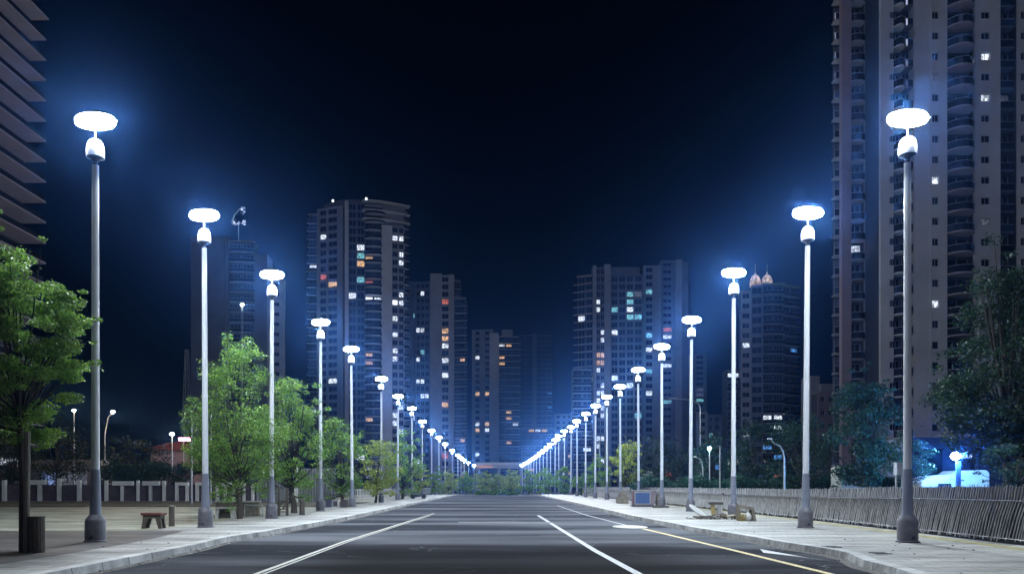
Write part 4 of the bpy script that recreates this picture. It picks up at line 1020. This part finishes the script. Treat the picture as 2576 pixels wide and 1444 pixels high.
b = MB(); b.tube([(0, 0, 0), (0, 0, PZ(1121, 64))], [.07, .03], M['steel'], 7); b.build('shaft', o, True)
o = thing('small_lamp', 'small cool lamp glowing in the green tree beside the slim mast', 'lamp', (PX(1785, 66), 66, 0))
b = MB(); b.tube([(0, 0, 0), (0, 0, PZ(1131, 66))], .05, M['steel'], 7); b.build('pole', o, True)
b = MB(); b.lathe([(.03, 0), (.16, .08), (.16, .16), (.05, .22)], M['lens_green'], 10, (0, 0, PZ(1131, 66))); b.build('bulb', o, True)
# blue lamp, van, gatehouse
o = thing('blue_lamp_post', 'dark post with a glaring blue light above the white van', 'lamp post', (PX(2410, 46), 46, 0))
b = MB(); b.box(-.1, .13, -.08, .08, -.1, PZ(1160, 46), M['bluebox']); b.build('post', o)
b = MB(); b.lathe([(.05, 0), (.2, .1), (.24, .25), (.15, .4), (.05, .45)], M['lens_blue'], 14, (-.22, -.1, PZ(1157, 46))); b.build('lamp_globe', o, True)
b = MB(); b.box(.15, .75, -.06, -.03, PZ(1153, 46), PZ(1141, 46), M['bluebox'])
b.build('sign_plate', o)
def text(s_, size, loc, parent, m, name='lettering', rot=(R(90), 0, 0)):
    c = bpy.data.curves.new(name, 'FONT'); c.body = s_; c.size = size; c.align_x = 'CENTER'; c.extrude = .01
    q = bpy.data.objects.new(name, c); COL.objects.link(q); bpy.context.view_layer.update()
    me = bpy.data.meshes.new_from_object(q); bpy.data.objects.remove(q); me.materials.clear(); me.materials.append(m)
    r = bpy.data.objects.new(name, me); COL.objects.link(r); r.parent = parent; r.location = loc; r.rotation_euler = rot; return r
text('EEI AOO', .16, (.45, -.075, PZ(1150, 46)), o, LIT['s'])
b = MB(); b.tube([(.1, 0, PZ(1142, 46)), (.6, 0, PZ(1136, 46))], .03, M['steel'], 6); b.build('arm', o)
o = thing('gatehouse', 'dark blue boxy gatehouse behind the blue light', 'gatehouse', (PX(2398, 70), 70, 0))
b = MB(); b.box(PX(2288, 70) - PX(2398, 70), PX(2442, 70) - PX(2398, 70), 0, 6, 0, PZ(1100, 70), M['bluebox']); b.box(PX(2450, 70) - PX(2398, 70), PX(2520, 70) - PX(2398, 70), -.5, 6, 0, PZ(1090, 70), M['bluebox']); b.build('wall', o)
b = MB(); b.box(PX(2446, 70) - PX(2398, 70), PX(2524, 70) - PX(2398, 70), -.8, 6.2, PZ(1090, 70) + .003, PZ(1086, 70), M['wall_d']); b.build('roof', o)
b = MB(); b.box(PX(2300, 70) - PX(2398, 70), PX(2370, 70) - PX(2398, 70), -.06, -.003, 2.2, 4.6, M['glass']); b.build('window', o)
o = thing('white_van', 'white van with a sloping nose parked behind the reed fence', 'van', (PX(2385, 50), 50, 0))
b = MB(); X = lambda px: PX(px, 50) - PX(2385, 50); Z = lambda py: PZ(py, 50)
prof = [(X(2300), .4), (X(2300), 1.6), (X(2312), Z(1202)), (X(2330), Z(1196)), (X(2378), Z(1193)), (X(2390), Z(1184)), (X(2460), Z(1182)), (X(2468), Z(1190)), (X(2468), .4)]
n = len(prof); i = len(b.v); k = b.mi(M['white'])
b.v += [(p[0], -.9, p[1]) for p in prof] + [(p[0], .9, p[1]) for p in prof]
b.f.append(tuple(range(i, i + n))); b.f.append(tuple(reversed(range(i + n, i + 2 * n)))); b.m += [k, k]
for a in range(n): c = (a + 1) % n; b.f.append((i + c, i + a, i + n + a, i + n + c)); b.m.append(k)
b.build('body', o, bevel=.06)
for px in (2328, 2438):
    b = MB(); b.tube([(X(px), -.95, .36), (X(px), -.7, .36)], .36, M['tyre'], 18); b.build('wheel', o, True)
b = MB(); b.box(X(2368), X(2380), -.912, -.903, Z(1207), Z(1205.5), M['collar']); b.box(X(2396), X(2404), -.912, -.903, Z(1209), Z(1206.5), M['collar']); b.build('badge', o)
b = MB(); b.box(X(2340), X(2372), -.912, -.903, 1.15, 1.5, M['glass']); b.build('side_window', o)
o = thing('junction_box', 'grey junction box on legs left of the nearest right lamp pole', 'utility box', (PX(2262, 34), 34, 0))
b = MB(); b.box(-.17, .17, -.15, .15, PZ(1195, 34), PZ(1166, 34), M['steel']); b.box(-.2, .2, -.18, .18, PZ(1166, 34) + .003, PZ(1163, 34), M['steel']); b.build('box', o, bevel=.01)
for x in (-.13, .13):
    b = MB(); b.box(x - .03, x + .03, -.03, .03, 0, PZ(1195, 34) - .003, M['steel']); b.build('leg', o)
o = thing('white_panel_shed', 'small pale shed glimpsed between trees by the second right lamp', 'shed', (PX(2140, 62), 62, 0))
b = MB(); b.box(-.7, .9, 0, 2, 0, PZ(1172, 62), M['white']); b.build('wall', o)
b = MB(); b.box(-.8, 1, -.1, 2.1, PZ(1172, 62) + .003, PZ(1169, 62), M['wall_d']); b.build('roof', o)
b = MB(); b.box(-.35, .35, -.04, -.003, PZ(1200, 62), PZ(1180, 62), M['glass']); b.build('window', o)

# far warm street lights on the left
for px, py, D, r, yb, lab in [(284, 1037, 84, .17, 1120, 'pinkish warm street light just right of the nearest left lamp pole'), (433, 1093, 92, .22, 1130, 'warm street light above the red roof'),
                          (609, 768, 120, .22, 900, 'warm light on a tall mast before the dark tower'), (186, 1033, 84, .15, 1100, 'bright white floodlight above the dark trees at left')]:
    o = thing('warm_street_light', lab, 'street light', (PX(px, D), D, 0), 'small far street lights at left'); z = PZ(py, D)
    b = MB(); b.tube([(-.9 if px == 284 else 0, 0, 0), (-.85 if px == 284 else 0, 0, z * .75), (-.5 if px == 284 else 0, 0, z - .5), (0, 0, z - .1)], [.08, .06, .045, .04], M['steel'], 7); b.build('pole', o, True)
    b = MB(); b.lathe([(.04, -.1), (r, 0), (r, r * .7), (.04, r)], M['lens_warm'], 10, (0, 0, z)); b.build('lamp_head', o, True)
o = thing('neon_sign', 'small pink neon sign under the lattice tower', 'sign', (PX(462, 100), 100, 0))
b = MB(); b.tube([(0, 0, 0), (0, 0, PZ(1108, 100))], .06, M['steel'], 6); b.build('pole', o)
b = MB(); b.box(-.6, .8, -.1, .1, PZ(1108, 100), PZ(1101, 100), M['lens_red']); b.build('board', o)
# ------------------------------------------------------------------ haze
m = bpy.data.materials.new('haze'); m.use_nodes = True; n = m.node_tree; n.nodes.clear()
v = n.nodes.new('ShaderNodeVolumePrincipled'); v.inputs['Color'].default_value = (.11, .33, 1.0, 1); v.inputs['Density'].default_value = HAZE; v.inputs['Anisotropy'].default_value = .925
oo = n.nodes.new('ShaderNodeOutputMaterial'); n.links.new(v.outputs[0], oo.inputs['Volume'])
b = MB(); b.box(-640, 640, -150, 740, -3.2, 120, m); tag(b.build('haze'), kind='stuff')
